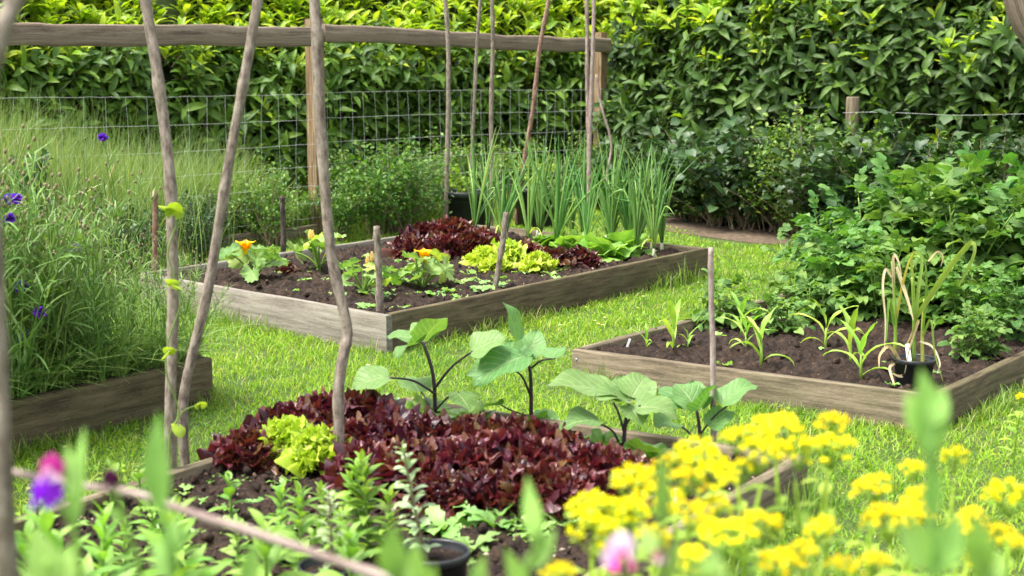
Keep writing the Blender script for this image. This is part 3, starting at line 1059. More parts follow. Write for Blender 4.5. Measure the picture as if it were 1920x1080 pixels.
# round post with line wire at the right
rp = AT(1595, 300, 12.7)
rp[2] = 0
wf = thing('wire_fence', 'short round brown post with a single wire in front of the right hedge', 'wire fence')
mbp = tube(MB(), [z_(rp, 0), z_(rp, .5), z_(rp, 1.0), z_(rp, 1.2), z_(rp, 1.21)], [.06, .06, .058, .058, .052], 14)
link('post', mbp.mesh('post', M['w_tan']), wf)
mbw = MB()
wdir = unit(np.array([1, -.42, 0]))
for z, L0, L1 in ((1.07, -.1, 4),):
    tube(mbw, [rp + wdir * (L0 + (L1 - L0) * i / 20) - np.array([0, .064, 0]) + np.array([0, 0, z + .01 * sin(i)]) for i in range(21)], .0013, 4, 0, False)
link('wire', mbw.mesh('wire', M['wire']), wf)

# ------------------------------------------------------------------ hedges
def laurel_shoot(nl, L, el, spread, seed):
    r = np.random.default_rng(seed)
    mb = MB()
    tube(mb, [[0, 0, 0], [0, L * .5, 0], [0, L, 0]], [.006, .005, .003], 4, 2, False)
    lf = [leaf(1, .31, 6, 2, 'ovate', .6 + .6 * r.random(), .25 + .2 * r.random(), .04, 2, r.random() * 6) for _ in range(4)]
    for i in range(nl):
        t = .15 + .85 * i / max(1, nl - 1)
        az = i * 2.399 + r.random() * .6
        # leaf direction: outward from the shoot axis (y) in the x-z plane
        ax = np.array([cos(az) * sin(el), cos(el * (1.25 - .5 * t)), sin(az) * sin(el)])
        ax = unit(ax)
        up = unit(np.array([0, 1.0, 0]) - ax * ax[1])
        x = np.cross(ax, up)
        S = spread * (.75 + .5 * r.random()) * (1.0 - .25 * (t > .9))
        mb.inst(lf[i % 4], np.stack([x, ax, up], 1) * S, np.array([0, L * t, 0]), 0)
    return mb
SHOOT_O = [laurel_shoot(9, .22, 1.15, .165, s).arr() for s in range(4)]
SHOOT_N = [laurel_shoot(8, .2, .7, .158, s + 10).arr() for s in range(4)]

def hedge(name, label, path, H, prof, dens, newf, leafm, seed, nz_amp=.16, lsc=1.0, dens_top=None):
    """prof: list of (depth behind face, z). path: ground line, garden side on the right when walking (normal n points to the garden)"""
    r = thing(name, label, 'hedge')
    path = np.asarray(path, float)
    seg = np.linalg.norm(np.diff(path, axis=0), axis=1)
    cs = np.concatenate([[0], np.cumsum(seg)])
    pr = np.asarray(prof, float)
    ps = np.concatenate([[0], np.cumsum(np.linalg.norm(np.diff(pr, axis=0), axis=1))])
    Ltot, Ptot = cs[-1], ps[-1]
    def surf(s, p):
        base = np.stack([np.interp(s, cs, path[:, c]) for c in range(3)], -1)
        i = np.clip(np.searchsorted(cs, s, side='right') - 1, 0, len(seg) - 1)
        d = (path[1:] - path[:-1])[i] / seg[i][..., None]
        nn = np.stack([d[..., 1], -d[..., 0], 0 * d[..., 0]], -1)      # towards the garden
        dep, zz = np.interp(p, ps, pr[:, 0]), np.interp(p, ps, pr[:, 1])
        j = np.clip(np.searchsorted(ps, p, side='right') - 1, 0, len(pr) - 2)
        dv = (pr[1:] - pr[:-1])[j]
        dv = dv / np.linalg.norm(dv, axis=-1, keepdims=True)
        nrm = nn * dv[..., 1:2] + np.array([0, 0, 1.0]) * dv[..., 0:1]
        pos = base - nn * dep[..., None] + np.array([0, 0, 1.0]) * zz[..., None]
        bump = nz_amp * (fbm(s * 1.3 + seed, p * 1.5, seed, 3)) * 1.6
        return pos + nrm * bump[..., None], nrm, zz
    N = int(Ltot * Ptot * dens)
    s, p = U(0, Ltot, N), U(0, Ptot, N)
    pos, nrm, zz = surf(s, p)
    ins = np.abs(rng.normal(0, .10, N))
    pos = pos - nrm * ins[:, None]
    az = np.arctan2(nrm[:, 1], nrm[:, 0]) + rng.normal(0, .6, N)
    el = np.arcsin(np.clip(nrm[:, 2], -1, 1)) * .75 + rng.normal(.5, .3, N)
    el = np.clip(el, -.3, 1.5)
    isnew = U(0, 1, N) < newf(zz, fbm(s * 1.1, p * 1.1, seed + 4, 3)) * (1 if seed == 3 else np.clip(1.25 - 1.3 * s / Ltot, .12, 1))
    isnew &= ins < .14
    el = np.where(isnew, np.clip(el + .3, .3, 1.5), el)
    mb = MB()
    for grp, tpl, mat in ((~isnew, SHOOT_O, 0), (isnew, SHOOT_N, 1)):
        idx = np.nonzero(grp)[0]
        for kk, sub in enumerate(np.array_split(rng.permutation(idx), 4)):
            v, q, t, uv, mq, mt = tpl[kk]
            mq2 = np.where(mq == 2, 2, mat)
            Mx = R3(az[sub], el[sub], U(0, 6.3, len(sub))) * (lsc * U(.75, 1.25, (len(sub), 1, 1)))
            mb.inst((v, q, t, uv, mq2, mt), Mx, pos[sub])
    link('foliage', mb.mesh('foliage', [leafm, M['laurel_new'], M['stem_t']]), r)
    # added dark shell for the inner twigs: blocks light, shade in its colour
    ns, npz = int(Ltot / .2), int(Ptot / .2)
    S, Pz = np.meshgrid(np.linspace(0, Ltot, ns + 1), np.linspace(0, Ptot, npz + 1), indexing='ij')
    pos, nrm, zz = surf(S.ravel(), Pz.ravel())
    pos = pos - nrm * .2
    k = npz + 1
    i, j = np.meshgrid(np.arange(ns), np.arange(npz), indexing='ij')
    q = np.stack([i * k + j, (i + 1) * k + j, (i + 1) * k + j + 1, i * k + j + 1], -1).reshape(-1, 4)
    link('shade_core', MB().add(pos, q).mesh('shade_core', M['core']), r)
    return r

sm = lambda x, a, b: np.clip((x - a) / (b - a), 0, 1)
hedge('laurel_hedge', 'clipped laurel hedge with lime new growth on top, behind the wire fence', HB, 2.5,
      [(0, .05), (.05, 1.0), (.12, 1.5), (.5, 1.95), (1.0, 2.35), (1.5, 2.45), (1.7, 1.2), (1.7, .1)], 105,
      lambda z, n: .05 + .9 * sm(z + .35 * n, 1.3, 1.65), M['laurel'], 3)
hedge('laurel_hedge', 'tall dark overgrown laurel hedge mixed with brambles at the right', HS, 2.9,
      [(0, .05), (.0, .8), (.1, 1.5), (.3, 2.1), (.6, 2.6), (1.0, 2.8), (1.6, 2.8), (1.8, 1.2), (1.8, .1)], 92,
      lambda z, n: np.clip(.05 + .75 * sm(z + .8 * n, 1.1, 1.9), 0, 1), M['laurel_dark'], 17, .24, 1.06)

# ------------------------------------------------------------------ shrubs and wild growth
def shrub(seed, nl=1900, lw=.046, lasp=.6, mats=None, ntw=26, thorn=False, berries=0, wid=.5, airy=1.0):
    r = np.random.default_rng(seed)
    st, fo = MB(), MB()
    lfs = [leaf(1, lasp, 3, 2, 'ovate', .5, .3, .05, 2, r.random() * 6) for _ in range(3)]
    ends = []
    for i in range(ntw):
        az = r.random() * 6.283
        rr = wid * (.3 + .7 * r.random() ** .6)
        hh = (.45 + .55 * r.random()) * (1 - .35 * rr / wid)
        p0 = np.array([r.normal(0, .05), r.normal(0, .05), 0])
        p2 = np.array([cos(az) * rr, sin(az) * rr, hh])
        p1 = p0 * .5 + p2 * .4 + np.array([0, 0, .25 * hh])
        c = curve(p0, p1, p2, 8)
        tube(st, c, np.linspace(.008, .002, 8), 4, 0, False)
        n = max(6, nl // ntw)
        t = .2 + .8 * r.random(n) ** .8
        for kk in range(3):
            tt = t[kk::3]
            P = np.stack([np.interp(tt, np.linspace(0, 1, 8), c[:, a]) for a in range(3)], 1) + r.normal(0, .05 * airy, (len(tt), 3))
            Mx = R3(az + r.normal(0, 1.2, len(tt)), r.normal(.2, .5, len(tt)), r.normal(0, .4, len(tt))) * (lw * r.uniform(.6, 1.4, (len(tt), 1, 1)))
            fo.inst(lfs[kk], Mx, P)
        if berries:
            for _ in range(berries):
                b = c[r.integers(3, 8)] + r.normal(0, .02, 3)
                fo.inst(ball(.009, 6, 5), np.eye(3), b, 1)
    return [('stem', st.mesh('stem', M['stem_t'])), ('foliage', fo.mesh('foliage', mats or [M['shrub'], M['berry']]))]

SH = {
    'mid': [shrub(1), shrub(2, 2000, .04), shrub(3, 1600, .052)],
    'dark': [shrub(4, 1700, .05, .7, [M['shrub_d'], M['berry']]), shrub(5, 1900, .042, .6, [M['shrub_d'], M['berry']])],
    'broad': [shrub(6, 800, .085, .8, [M['ivy'], M['berry']], 22), shrub(7, 700, .095, .75, [M['ivy'], M['berry']], 20)],
    'goose': [shrub(8, 560, .028, .9, [M['shrub'], M['berry']], 16, berries=6, airy=.5)],
}
def sh(kind, px, Y, h, label, cat='shrub', wide=1.0, group=None, name='shrub', k=[0]):
    k[0] += 1
    p = AT(px, 400, Y)
    v = SH[kind][k[0] % len(SH[kind])]
    return place(name, v, label, cat, (p[0], p[1], 0), random.uniform(0, 6.28), (h * wide, h * wide, h), group)
gF = 'wild shrubs behind the wire fence'
sh('mid', 745, 12.6, .95, 'leafy wild bush in front of the netting just right of the fence post', wide=1.0, group=gF)
sh('mid', 670, 13.0, 1.05, 'pale leafed wild bush climbing the netting beside the fence post', wide=.8, group=gF)
sh('dark', 380, 11.4, .62, 'dark bush behind the netting between the two crossing front poles', group=gF)
sh('dark', 225, 9.5, .78, 'dark thistle-like bush at the netting under the purple cornflower', group=gF, wide=.8)
sh('mid', 545, 12.5, .6, 'low bush left of the fence post, seen through the netting', group=gF)
sh('mid', 470, 12.0, .75, 'light green bush behind the netting right of the second pole', group=gF)
sh('mid', 820, 14.2, .95, 'bush behind the netting left of the black pots', group=gF, wide=1.1)
sh('mid', 900, 14.6, .9, 'bush behind the pair of canes in the left black pot', group=gF, wide=1.1)
sh('mid', 980, 15.0, .95, 'bush behind the tilted cane of the right black pot', group=gF, wide=1.1)
sh('mid', 1065, 15.3, .9, 'bush left of the pale tied canes before the hedge', group=gF, wide=1.1)
sh('mid', 705, 12.45, 1.05, 'tall wild bush growing through the netting right of the thick front pole', wide=.8, group=gF)
sh('mid', 640, 12.1, .8, 'wild bush at the foot of the fence post on the right side', wide=.8, group=gF)
sh('mid', 505, 11.75, .85, 'wild bush growing through the netting left of the fence post', wide=.8, group=gF)
sh('dark', 372, 10.3, .72, 'dark upright wild plant right in front of the netting beside the bean pole', wide=.6, group=gF)
sh('mid', 265, 10.2, .7, 'wild bush just left of the bean pole at the netting', wide=.8, group=gF)
sh('mid', 790, 13.3, .9, 'wild bush left of the straight brown cane, at the netting', wide=.9, group=gF)
sh('broad', 30, 9.4, 1.12, 'broad leafed wild plant at the left edge by the top wire', group=gF, wide=.5)
gR = 'undergrowth at the foot of the right hedge'
for (kd, px, Y, h, wide, lab) in (
        ('dark', 1130, 14.9, .6, 1.1, 'low dark bush behind the onions at the hedge corner'),
        ('broad', 1215, 14.2, .75, 1.0, 'broad leafed bramble right of the pale tied canes'),
        ('dark', 1290, 13.8, .62, 1.2, 'low dark bramble at the left end of the bare earth strip'),
        ('broad', 1350, 13.5, .95, 1.0, 'tall broad leafed bramble above the bare earth'),
        ('mid', 1400, 13.1, .6, 1.1, 'low green bush left of the gooseberry on the bare earth'),
        ('goose', 1490, 12.6, 1.0, 1.0, 'gooseberry bush with pale twigs and small yellowish berries'),
        ('dark', 1560, 11.6, 1.08, 1.1, 'dark bush right of the gooseberry bush'),
        ('broad', 1625, 11.35, 1.12, 1.0, 'broad leafed bramble under the round brown post'),
        ('mid', 1700, 11.3, 1.1, 1.1, 'leafy bush right of the round post above the potatoes'),
        ('broad', 1790, 11.7, 1.05, 1.1, 'broad leafed bramble beneath the fence wire at the far right'),
        ('mid', 1860, 11.4, .95, 1.0, 'rough green bush behind the right end of the potatoes'),
        ('dark', 1930, 11.2, 1.05, 1.1, 'dark bush cut by the right edge of the photo'),
        ('dark', 1445, 13.3, 1.1, 1.1, 'tall dark bush behind the gooseberry bush'),
        ('broad', 1260, 14.8, 1.3, .9, 'tall bramble scrambling up the hedge corner'),
        ('broad', 1400, 12.9, 1.35, 1.0, 'high bramble climbing the hedge behind the gooseberry'),
        ('mid', 1598, 11.9, 1.42, .9, 'leafy bush hiding the lower part of the round post'),
        ('dark', 1680, 11.9, 1.35, 1.0, 'dark high bramble right behind the round post'),
        ('broad', 1760, 11.5, 1.35, 1.0, 'high bramble at the wire right of the round post'),
        ('dark', 1870, 11.0, 1.3, 1.0, 'dark high bush at the far right below the tree limb'),
        ('mid', 1340, 13.2, .8, 1.1, 'green bush on the bare earth behind the bed corner'),
        ('broad', 1608, 11.6, 1.32, .9, 'upright bramble wrapped round the short brown post'),
        ('broad', 1300, 13.6, 1.25, .9, 'high bramble at the hedge above the left end of the bare earth'),
        ('mid', 1510, 12.3, 1.35, .8, 'tall green bush above the gooseberry twigs'),
        ('mid', 1830, 11.2, 1.2, .9, 'tall green bush below the wire at the right'),
        ('broad', 1180, 14.6, 1.0, .9, 'bramble between the tied canes and the hedge corner'),
        ('dark', 1460, 12.7, 1.3, .9, 'high dark bush just left of the gooseberry twigs')):
    sh(kd, px, Y, h, lab, 'bush' if kd != 'broad' else 'bramble', wide, gR, 'bush' if kd != 'broad' else 'bramble')

# old tree limb in the top right corner
tl = thing('tree', 'grey tree trunk leaning into the top right corner', 'tree', (0, 0, 0))
a = AT(2085, 300, 10.2); a[2] = 0
bq = AT(1985, 130, 10.0)
tube_m = tube(MB(), spline([a, a * .5 + bq * .5 + [.12, 0, 0], bq, AT(1918, 40, 10.0), AT(1890, -60, 10.0), AT(1850, -190, 10.1)], 18), np.linspace(.12, .06, 18), 10)
link('trunk', tube_m.mesh('trunk', M['w_rail']), tl)
cr = MB()
cc = AT(1900, -330, 10.3)
lf_ = leaf(.1, .05, 3, 2)
n_ = 900
cr.inst(lf_, R3(U(0, 6.3, n_), U(-.6, .9, n_), U(-1, 1, n_)), cc + rng.normal(0, 1, (n_, 3)) * [.7, .7, .3])
link('crown', cr.mesh('crown', M['shrub']), tl)


# ================================================================== PLANTS
SZ = {'A': (ZA - .045, 21), 'B': (ZB - .04, 31), 'D': (ZD - .05, 41), 'C': (ZC - .05, 51)}
def S(px, py, bed):
    z, sd_ = SZ[bed]
    p = G(px, py, z)
    p[2] = soilz(None, z, p[0], p[1], sd_) - .004
    return p

# ---- lettuces: frilly fans around a short heart
def lettuce(seed, mleaf, mheart, n=26, R=.15, ruf=.2, rn=9, up=1.0, curl=1.0, lobe=1.0, frill=0):
    r = np.random.default_rng(seed)
    fo, he = MB(), MB()
    for i in range(n):
        t = i / (n - 1)                        # 0 heart .. 1 outer
        az = i * 2.399 + r.normal(0, .25)
        ph = r.random() * 6.28
        lobs = lambda f, ph=ph: (.80 + .20 * cos(f * .9)) * (1 + lobe * (.13 * sin(6 * f + ph) + .09 * sin(13 * f + 2 * ph) + .05 * sin(23 * f + ph * 3)))
        lf = pleaf(R * (.66 + .42 * t) * r.uniform(.85, 1.5), 1.25 + .25 * r.random(), lobs, 10, 66, ruf * r.uniform(.7, 1.3), rn * r.uniform(.8, 1.2), -.1, ph, curl * r.uniform(.6, 1.5) * (.9 + .7 * t))
        el = (1.5 - .75 * t ** 1.2) * up + r.normal(0, .16)
        fo.inst(lf, R3(az, el, r.normal(0, .35)), np.array([cos(az) * .035 * t, sin(az) * .035 * t, .01 + .035 * r.random() * (1 - t)]))
    fr = [pleaf(.9, 2.5, lambda f, p_=p_: (.5 + .5 * cos(f * .5) ** 2) * (1 + lobe * (.10 * sin(5 * f + p_) + .06 * sin(11 * f + 2 * p_))), 8, 54, .30, 4.4, .05, p_, .7) for p_ in (0, 1.3, 2.6, 4.1)]
    nf = int(frill)
    for k_, tp in enumerate(fr):
        u = r.random(nf // 4) ** .75
        az = r.random(nf // 4) * 6.283
        pol = u * 1.42                                   # angle from the vertical
        rad = R * r.uniform(.78, 1.08, nf // 4)
        P = np.stack([np.cos(az) * np.sin(pol) * rad, np.sin(az) * np.sin(pol) * rad, .03 + np.cos(pol) * rad * .92], 1)
        M3 = R3(az + r.normal(0, .9, len(u)), np.clip(pi / 2 - pol + r.normal(.05, .5, len(u)), -.5, 1.5), r.normal(0, .6, len(u)))
        sz_ = R * np.where(r.random(len(u)) < .45, r.uniform(.32, .56, len(u)), r.uniform(.14, .28, len(u)))
        fo.inst(tp, M3 * sz_[:, None, None], P - M3[:, :, 1] * (sz_ * .75)[:, None])
    for i in range(9):
        az = i * 2.399
        lf = leaf(R * .6, R * .3, 4, 2, 'strap', -.3, .5)
        he.inst(lf, R3(az, 1.1, 0), np.array([0, 0, .0]))
    return [('foliage', fo.mesh('foliage', mleaf)), ('heart', he.mesh('heart', mheart))]

RED = [lettuce(s, M['redlet'], M['redbase'], 16, .15, .2, 8, 1.0, 1.25, 1.0, 190) for s in (1, 2, 3, 4)]
LIME = [lettuce(s, M['limelet'], M['limelet'], 16, .145, .2, 8, 1.0, 1.2, .6, 170) for s in (11, 12)]
GRN = [lettuce(s, M['greenlet'], M['greenlet'], 18, .16, .05, 4, .95, .7, .15) for s in (21, 22)]

def rows(fnc, rowlist, bed, var, labf, name, cat, group, s0=1.0):
    """rows of (py row name, [px,py,(scale)])"""
    c = 0
    for rowname, lst in rowlist:
        for i, it in enumerate(lst):
            p = S(it[0], it[1], bed)
            place(name, var[c % len(var)], labf(i, len(lst), rowname), cat, p, random.uniform(0, 6.28), s0 * (it[2] if len(it) > 2 else 1) * random.uniform(.93, 1.07), group, (random.uniform(-.1, .1), random.uniform(-.1, .1)))
            c += 1

gL = 'red lettuces in the nearest bed'
rows(None, [
    ('back row', [(548, 838, .95), (612, 822, 1.05), (668, 822, 1.1), (730, 836, 1.0), (790, 846, .9)]),
    ('second row', [(470, 878, .8), (655, 868, 1), (728, 880, 1.1), (812, 874, 1.05), (890, 870, 1.05), (965, 874, 1.1), (1040, 884, 1.05)]),
    ('third row', [(700, 915, .95), (778, 925, 1.05), (855, 920, 1.05), (935, 918, 1.1), (1010, 920, 1.1), (1090, 918, 1.05), (1150, 926, .95)]),
    ('front row', [(830, 958, .85), (905, 965, .85), (985, 968, .95), (1060, 968, .95), (1130, 965, .9)])],
    'D', RED, lambda i, n, r: f'frilly dark red lettuce in the nearest bed, {ORD[i]} from left in the {r}', 'lettuce', 'lettuce', gL, .91)
LN = MB
for i, (px, py, s_, lab) in enumerate((
        (538, 866, .78, 'lime green frilly lettuce left of the thick front pole, leftmost of two'),
        (600, 882, .8, 'lime green frilly lettuce touching the thick front pole in the nearest bed'))):
    place('lettuce', LIME[i % 2], lab, 'lettuce', S(px, py, 'D') + [0, 0, .02], i * 2.0, s_, 'lime green lettuces in the nearest bed')
for i, (px, py, s_, lab) in enumerate((
        (1130, 862, .7, 'bright green smooth lettuce under the third aubergine in the nearest bed'),
        (1215, 868, .62, 'green smooth lettuce at the right end of the red lettuces'),
        (1000, 806, .6, 'small green lettuce under the second aubergine'),
        (880, 800, .6, 'small green lettuce between the first two aubergines'),
        (715, 778, .55, 'small green lettuce at the back corner of the nearest bed'),
        (800, 792, .55, 'small green lettuce at the foot of the first aubergine'))):
    place('lettuce', GRN[i % 2], lab, 'lettuce', S(px, py, 'D'), i * 1.3, s_, 'green lettuces along the aubergines')

# middle bed
rows(None, [
    ('back row', [(800, 462, 1.05), (850, 462, 1.1), (900, 470, 1.0)]),
    ('front row', [(775, 484, 1.0), (830, 488, 1.1), (885, 488, 1.0)])],
    'A', RED, lambda i, n, r: f'frilly red lettuce behind the courgettes, {ORD[i]} from left in the {r}', 'lettuce', 'lettuce', 'red lettuces in the middle bed', .96)
for i, (px, py, s_, lab) in enumerate((
        (1050, 506, .85, 'red frilly lettuce right of the lime lettuces in the middle bed, left of a pair'),
        (1088, 503, .85, 'red frilly lettuce beside the green chard in the middle bed, right of a pair'),
        (985, 488, .85, 'red frilly lettuce squeezed between the lime lettuces in the middle bed'))):
    place('lettuce', RED[i], lab, 'lettuce', S(px, py, 'A'), i * 1.7, s_, 'red lettuces in the middle bed')
for i, (px, py, s_, lab) in enumerate((
        (910, 500, 0.82, 'lime green frilly lettuce left of the bent stick in the middle bed'),
        (950, 492, 0.86, 'lime green frilly lettuce right behind the bent stick in the middle bed'),
        (1008, 512, 0.74, 'lime green frilly lettuce nearest the front board of the middle bed'),
        (930, 512, 0.66, 'small lime green lettuce at the foot of the bent stick'))):
    place('lettuce', LIME[i % 2], lab, 'lettuce', S(px, py, 'A'), i * 2.1, s_, 'lime green lettuces in the middle bed')
for i, (px, py, s_, lab) in enumerate((
        (1085, 478, .95, 'pale green leafy lettuce behind the right pair of red lettuces'),
        (1130, 488, 1.0, 'green chard plant just left of the tall onions by the front board'),
        (1165, 476, 1.0, 'dark green chard plant under the right onion clump'),
        (1040, 468, .9, 'green leafy lettuce behind the lime lettuces at the onions'))):
    place('lettuce', GRN[i % 2], lab, 'lettuce', S(px, py, 'A'), i * 1.1, s_ * 1.1, 'green leaf plants in front of the onions')
place('lettuce', RED[0], 'tiny bronze lettuce seedling between the two back courgettes', 'lettuce', S(538, 512, 'A'), 1, .42)

# ---- onions
def onion(seed, n=7, H=.55):
    r = np.random.default_rng(seed)
    fo, ba = MB(), MB()
    tube(ba, [[0, 0, -.02], [0, 0, .0], [0, 0, .03], [0, 0, .075]], [.010, .016, .013, .010], 8, 0)
    for i in range(n):
        az = i * 2.399 + r.normal(0, .3)
        L = H * r.uniform(.65, 1.05)
        out = r.uniform(.04, .34) * L if r.random() < .75 else r.uniform(.35, .75) * L
        d = np.array([cos(az), sin(az), 0])
        p0 = d * .006 + [0, 0, .08]
        if r.random() < .22:                       # kinked leaf
            kz = L * r.uniform(.5, .75)
            a = curve(p0, p0 + [0, 0, kz * .5], p0 + d * out * .6 + [0, 0, kz], 7)
            e = a[-1] + d * .12 + np.array([0, 0, r.uniform(-.1, .04)])
            c = np.concatenate([a, curve(a[-1], a[-1] + d * .05 + [0, 0, .01], e, 5)[1:]])
        else:
            c = curve(p0, p0 + d * out * .25 + [0, 0, L * .55], p0 + d * out + [0, 0, L], 11)
        k = len(c)
        w_ = r.uniform(.0045, .0095)
        rad = w_ * np.clip(1.15 - np.linspace(0, 1, k) ** 2.2 * 1.12, .05, 1) * np.clip(.75 + np.linspace(0, 1, k), 0, 1)
        tube(fo, c, rad, 7, 0)
    if r.random() < .5:
        az = r.random() * 6
        d = np.array([cos(az), sin(az), 0])
        fo.inst(leaf(.3, .012, 7, 2, 'strap', 2.4, .2), R3(az, .9, 0), np.array([0, 0, .08]), 1)
    return [('foliage', fo.mesh('foliage', [M['onion'], M['garlic']])), ('bulb', ba.mesh('bulb', M['onionw']))]
ONI = [onion(s, 13, .68) for s in range(6)]
c = 0
for rn_, (s_, ts, rown) in enumerate(((.955, (.16, .24, .32, .4, .48, .58, .66), 'back row'), (.885, (.1, .18, .27, .38, .49, .6, .7, .79), 'middle row'), (.80, (.30, .42, .54, .66, .77), 'front row'))):
    for i, t_ in enumerate(reversed(ts)):
        p = AF + (AR - AF) * (s_ + random.uniform(-.012, .012)) + (AL - AF) * (t_ + random.uniform(-.03, .03))
        p[2] = ZA - .045
        place('onion_plant', ONI[c % 6], f'tall green onion in the middle bed, {ORD[i]} from left in the {rown}', 'onion', p, random.uniform(0, 6.28), random.uniform(.78, 1.16), 'onions at the far end of the middle bed', (random.uniform(-.12, .12), random.uniform(-.14, .14)))
        c += 1
for i, (px, py, s_, lab) in enumerate(((1198, 474, 1.05, 'tall onion right of the green chard by the front board'), (1222, 470, 1.0, 'rightmost tall onion with white base by the front board'), (1178, 466, .98, 'tall onion behind the dark green chard'))):
    place('onion_plant', ONI[(i + 2) % 6], lab, 'onion', S(px, py, 'A'), i * 2.2, s_, 'onions at the far end of the middle bed')

# ---- courgettes
def courg_leaf(R, seed):
    r = np.random.default_rng(seed)
    ph = r.random() * 6
    return pleaf(R, 2.75, lambda f: (.68 + .27 * abs(cos(f * 1.25 + .1)) ** 1.3 - .05 * abs(f) / 2.7 + .06 * sin(17 * f + ph)), 5, 48, .10, 5, .22, ph, .5)
CL = [courg_leaf(1, s) for s in range(4)]
def courgette(seed, n=8, R=.085, H=.2, mono=1.0, open_=0, buds=1):
    r = np.random.default_rng(seed)
    st, fo = MB(), MB()
    for i in range(n):
        az = i * 2.399 + r.normal(0, .25)
        t = i / n
        L = H * r.uniform(.7, 1.15)
        d = np.array([cos(az), sin(az), 0])
        e = d * L * (.35 + .6 * t) + np.array([0, 0, L * (1.0 - .55 * t)])
        c = curve([0, 0, .01], d * L * .2 + [0, 0, L * .5], e, 7)
        tube(st, c, np.linspace(.008, .004, 7), 6)
        fo.inst(CL[i % 4], R3(az + r.normal(0, .4), r.normal(-.1, .45), r.normal(0, .5)) * (R * r.uniform(.75, 1.2)), e)
    tube(st, [[0, 0, -.02], [0, 0, .05]], [.016, .012], 7)
    parts = [('stem', st.mesh('stem', M['stem_g'])), ('foliage', fo.mesh('foliage', M['courg']))]
    for j in range(open_ + buds):
        fl, gs = MB(), MB()
        az = r.random() * 6.28
        d = np.array([cos(az), sin(az), 0]) * .05
        e = d + np.array([0, 0, H * r.uniform(.75, 1.0)])
        tube(gs, curve([0, 0, .02], d * .3 + [0, 0, H * .4], e, 6), .0045, 5)
        if j < open_:
            pt = leaf(.085, .065, 5, 4, 'broad', .9, .35, .1, 2)
            fl.inst(pt, R3(np.arange(5) * 1.257, np.full(5, 1.0), 0), np.tile(e, (5, 1)))
            fl.inst(MB().add(*[x for x in ball(1, 8, 5).arr()[:2]]), np.diag([.012, .012, .03]), e)
            mt = M['courgf']
        else:
            pt = leaf(.065, .03, 5, 2, 'ovate', -.5, .5)
            fl.inst(pt, R3(np.arange(5) * 1.257, np.full(5, 1.3), 0), np.tile(e, (5, 1)))
            mt = M['courgb']
        parts.append(('flower', fl.mesh('flower', mt), [('flower_stalk', gs.mesh('flower_stalk', M['stem_g']))]))
    return parts
gC = 'courgette plants in the middle bed'
for i, (px, py, a, lab) in enumerate((
        (478, 527, dict(n=9, R=.082, H=.21, open_=1, buds=1), 'courgette plant with an open orange flower, leftmost in the middle bed'),
        (598, 512, dict(n=9, R=.082, H=.21, open_=0, buds=2), 'courgette plant with closed buds behind the thick front pole'),
        (682, 556, dict(n=10, R=.06, H=.18, open_=0, buds=2), 'small yellowish courgette left of the peeling stick'),
        (792, 540, dict(n=11, R=.085, H=.19, open_=1, buds=1), 'courgette plant with an orange flower right of the peeling stick'))):
    place('courgette_plant', courgette(31 + i, **a), lab, 'courgette', S(px, py, 'A'), i * 1.3 + .4, 1.05, gC)

# ---- corn
def corn(seed, n=6, H=.2):
    r = np.random.default_rng(seed)
    fo, st = MB(), MB()
    tube(st, [[0, 0, -.01], [.002, 0, H * .3], [0, .004, H * .62]], [.0065, .006, .004], 6)
    a0 = r.random() * 6.28
    for i in range(n):
        t = i / (n - 1)
        az = a0 + (i % 2) * pi + r.normal(0, .35)
        L = H * (.75 + .55 * sin(pi * (t * .8 + .1)))
        lf = leaf(L, .026 * (.7 + .5 * t), 9, 2, 'lance' if i else 'obov', (2.0 - 1.1 * t) * r.uniform(.7, 1.2), .45, .12, 2, r.random() * 6)
        fo.inst(lf, R3(az, .75 + .6 * t, r.normal(0, .2)), np.array([0, 0, H * (.1 + .52 * t)]))
    return [('stem', st.mesh('stem', M['corn'])), ('foliage', fo.mesh('foliage', M['corn']))]
CORN = [corn(s, 5, .175) for s in range(5)]
for i, (px, py, s_, rz, lab) in enumerate((
        (1262, 662, 1.1, .4, 'sweetcorn seedling left of the thin grey cane, nearest the left corner'),
        (1390, 628, .95, 2, 'sweetcorn seedling beside the white marker at the back board'),
        (1398, 662, .85, 1, 'small sweetcorn seedling just behind the big one right of the cane'),
        (1426, 694, 1.15, 0.1, 'largest sweetcorn seedling right of the thin grey cane'),
        (1548, 652, 1.05, 3, 'sweetcorn seedling in the middle of the right bed, back left of a trio'),
        (1594, 684, 1.15, .9, 'sweetcorn seedling in the middle of a trio left of the potted garlic'),
        (1614, 716, 1.1, 2.2, 'sweetcorn seedling by the front board left of the black pot'),
        (1290, 655, .5, 2.2, 'tiny sweetcorn seedling left of the thin grey cane'),
        (1212, 650, .55, 1.2, 'tiny sweetcorn seedling in the left corner beside the white label'))):
    place('sweetcorn_seedling', CORN[i % 5], lab, 'sweetcorn', S(px, py, 'B'), rz, s_, 'sweetcorn seedlings in the right bed')

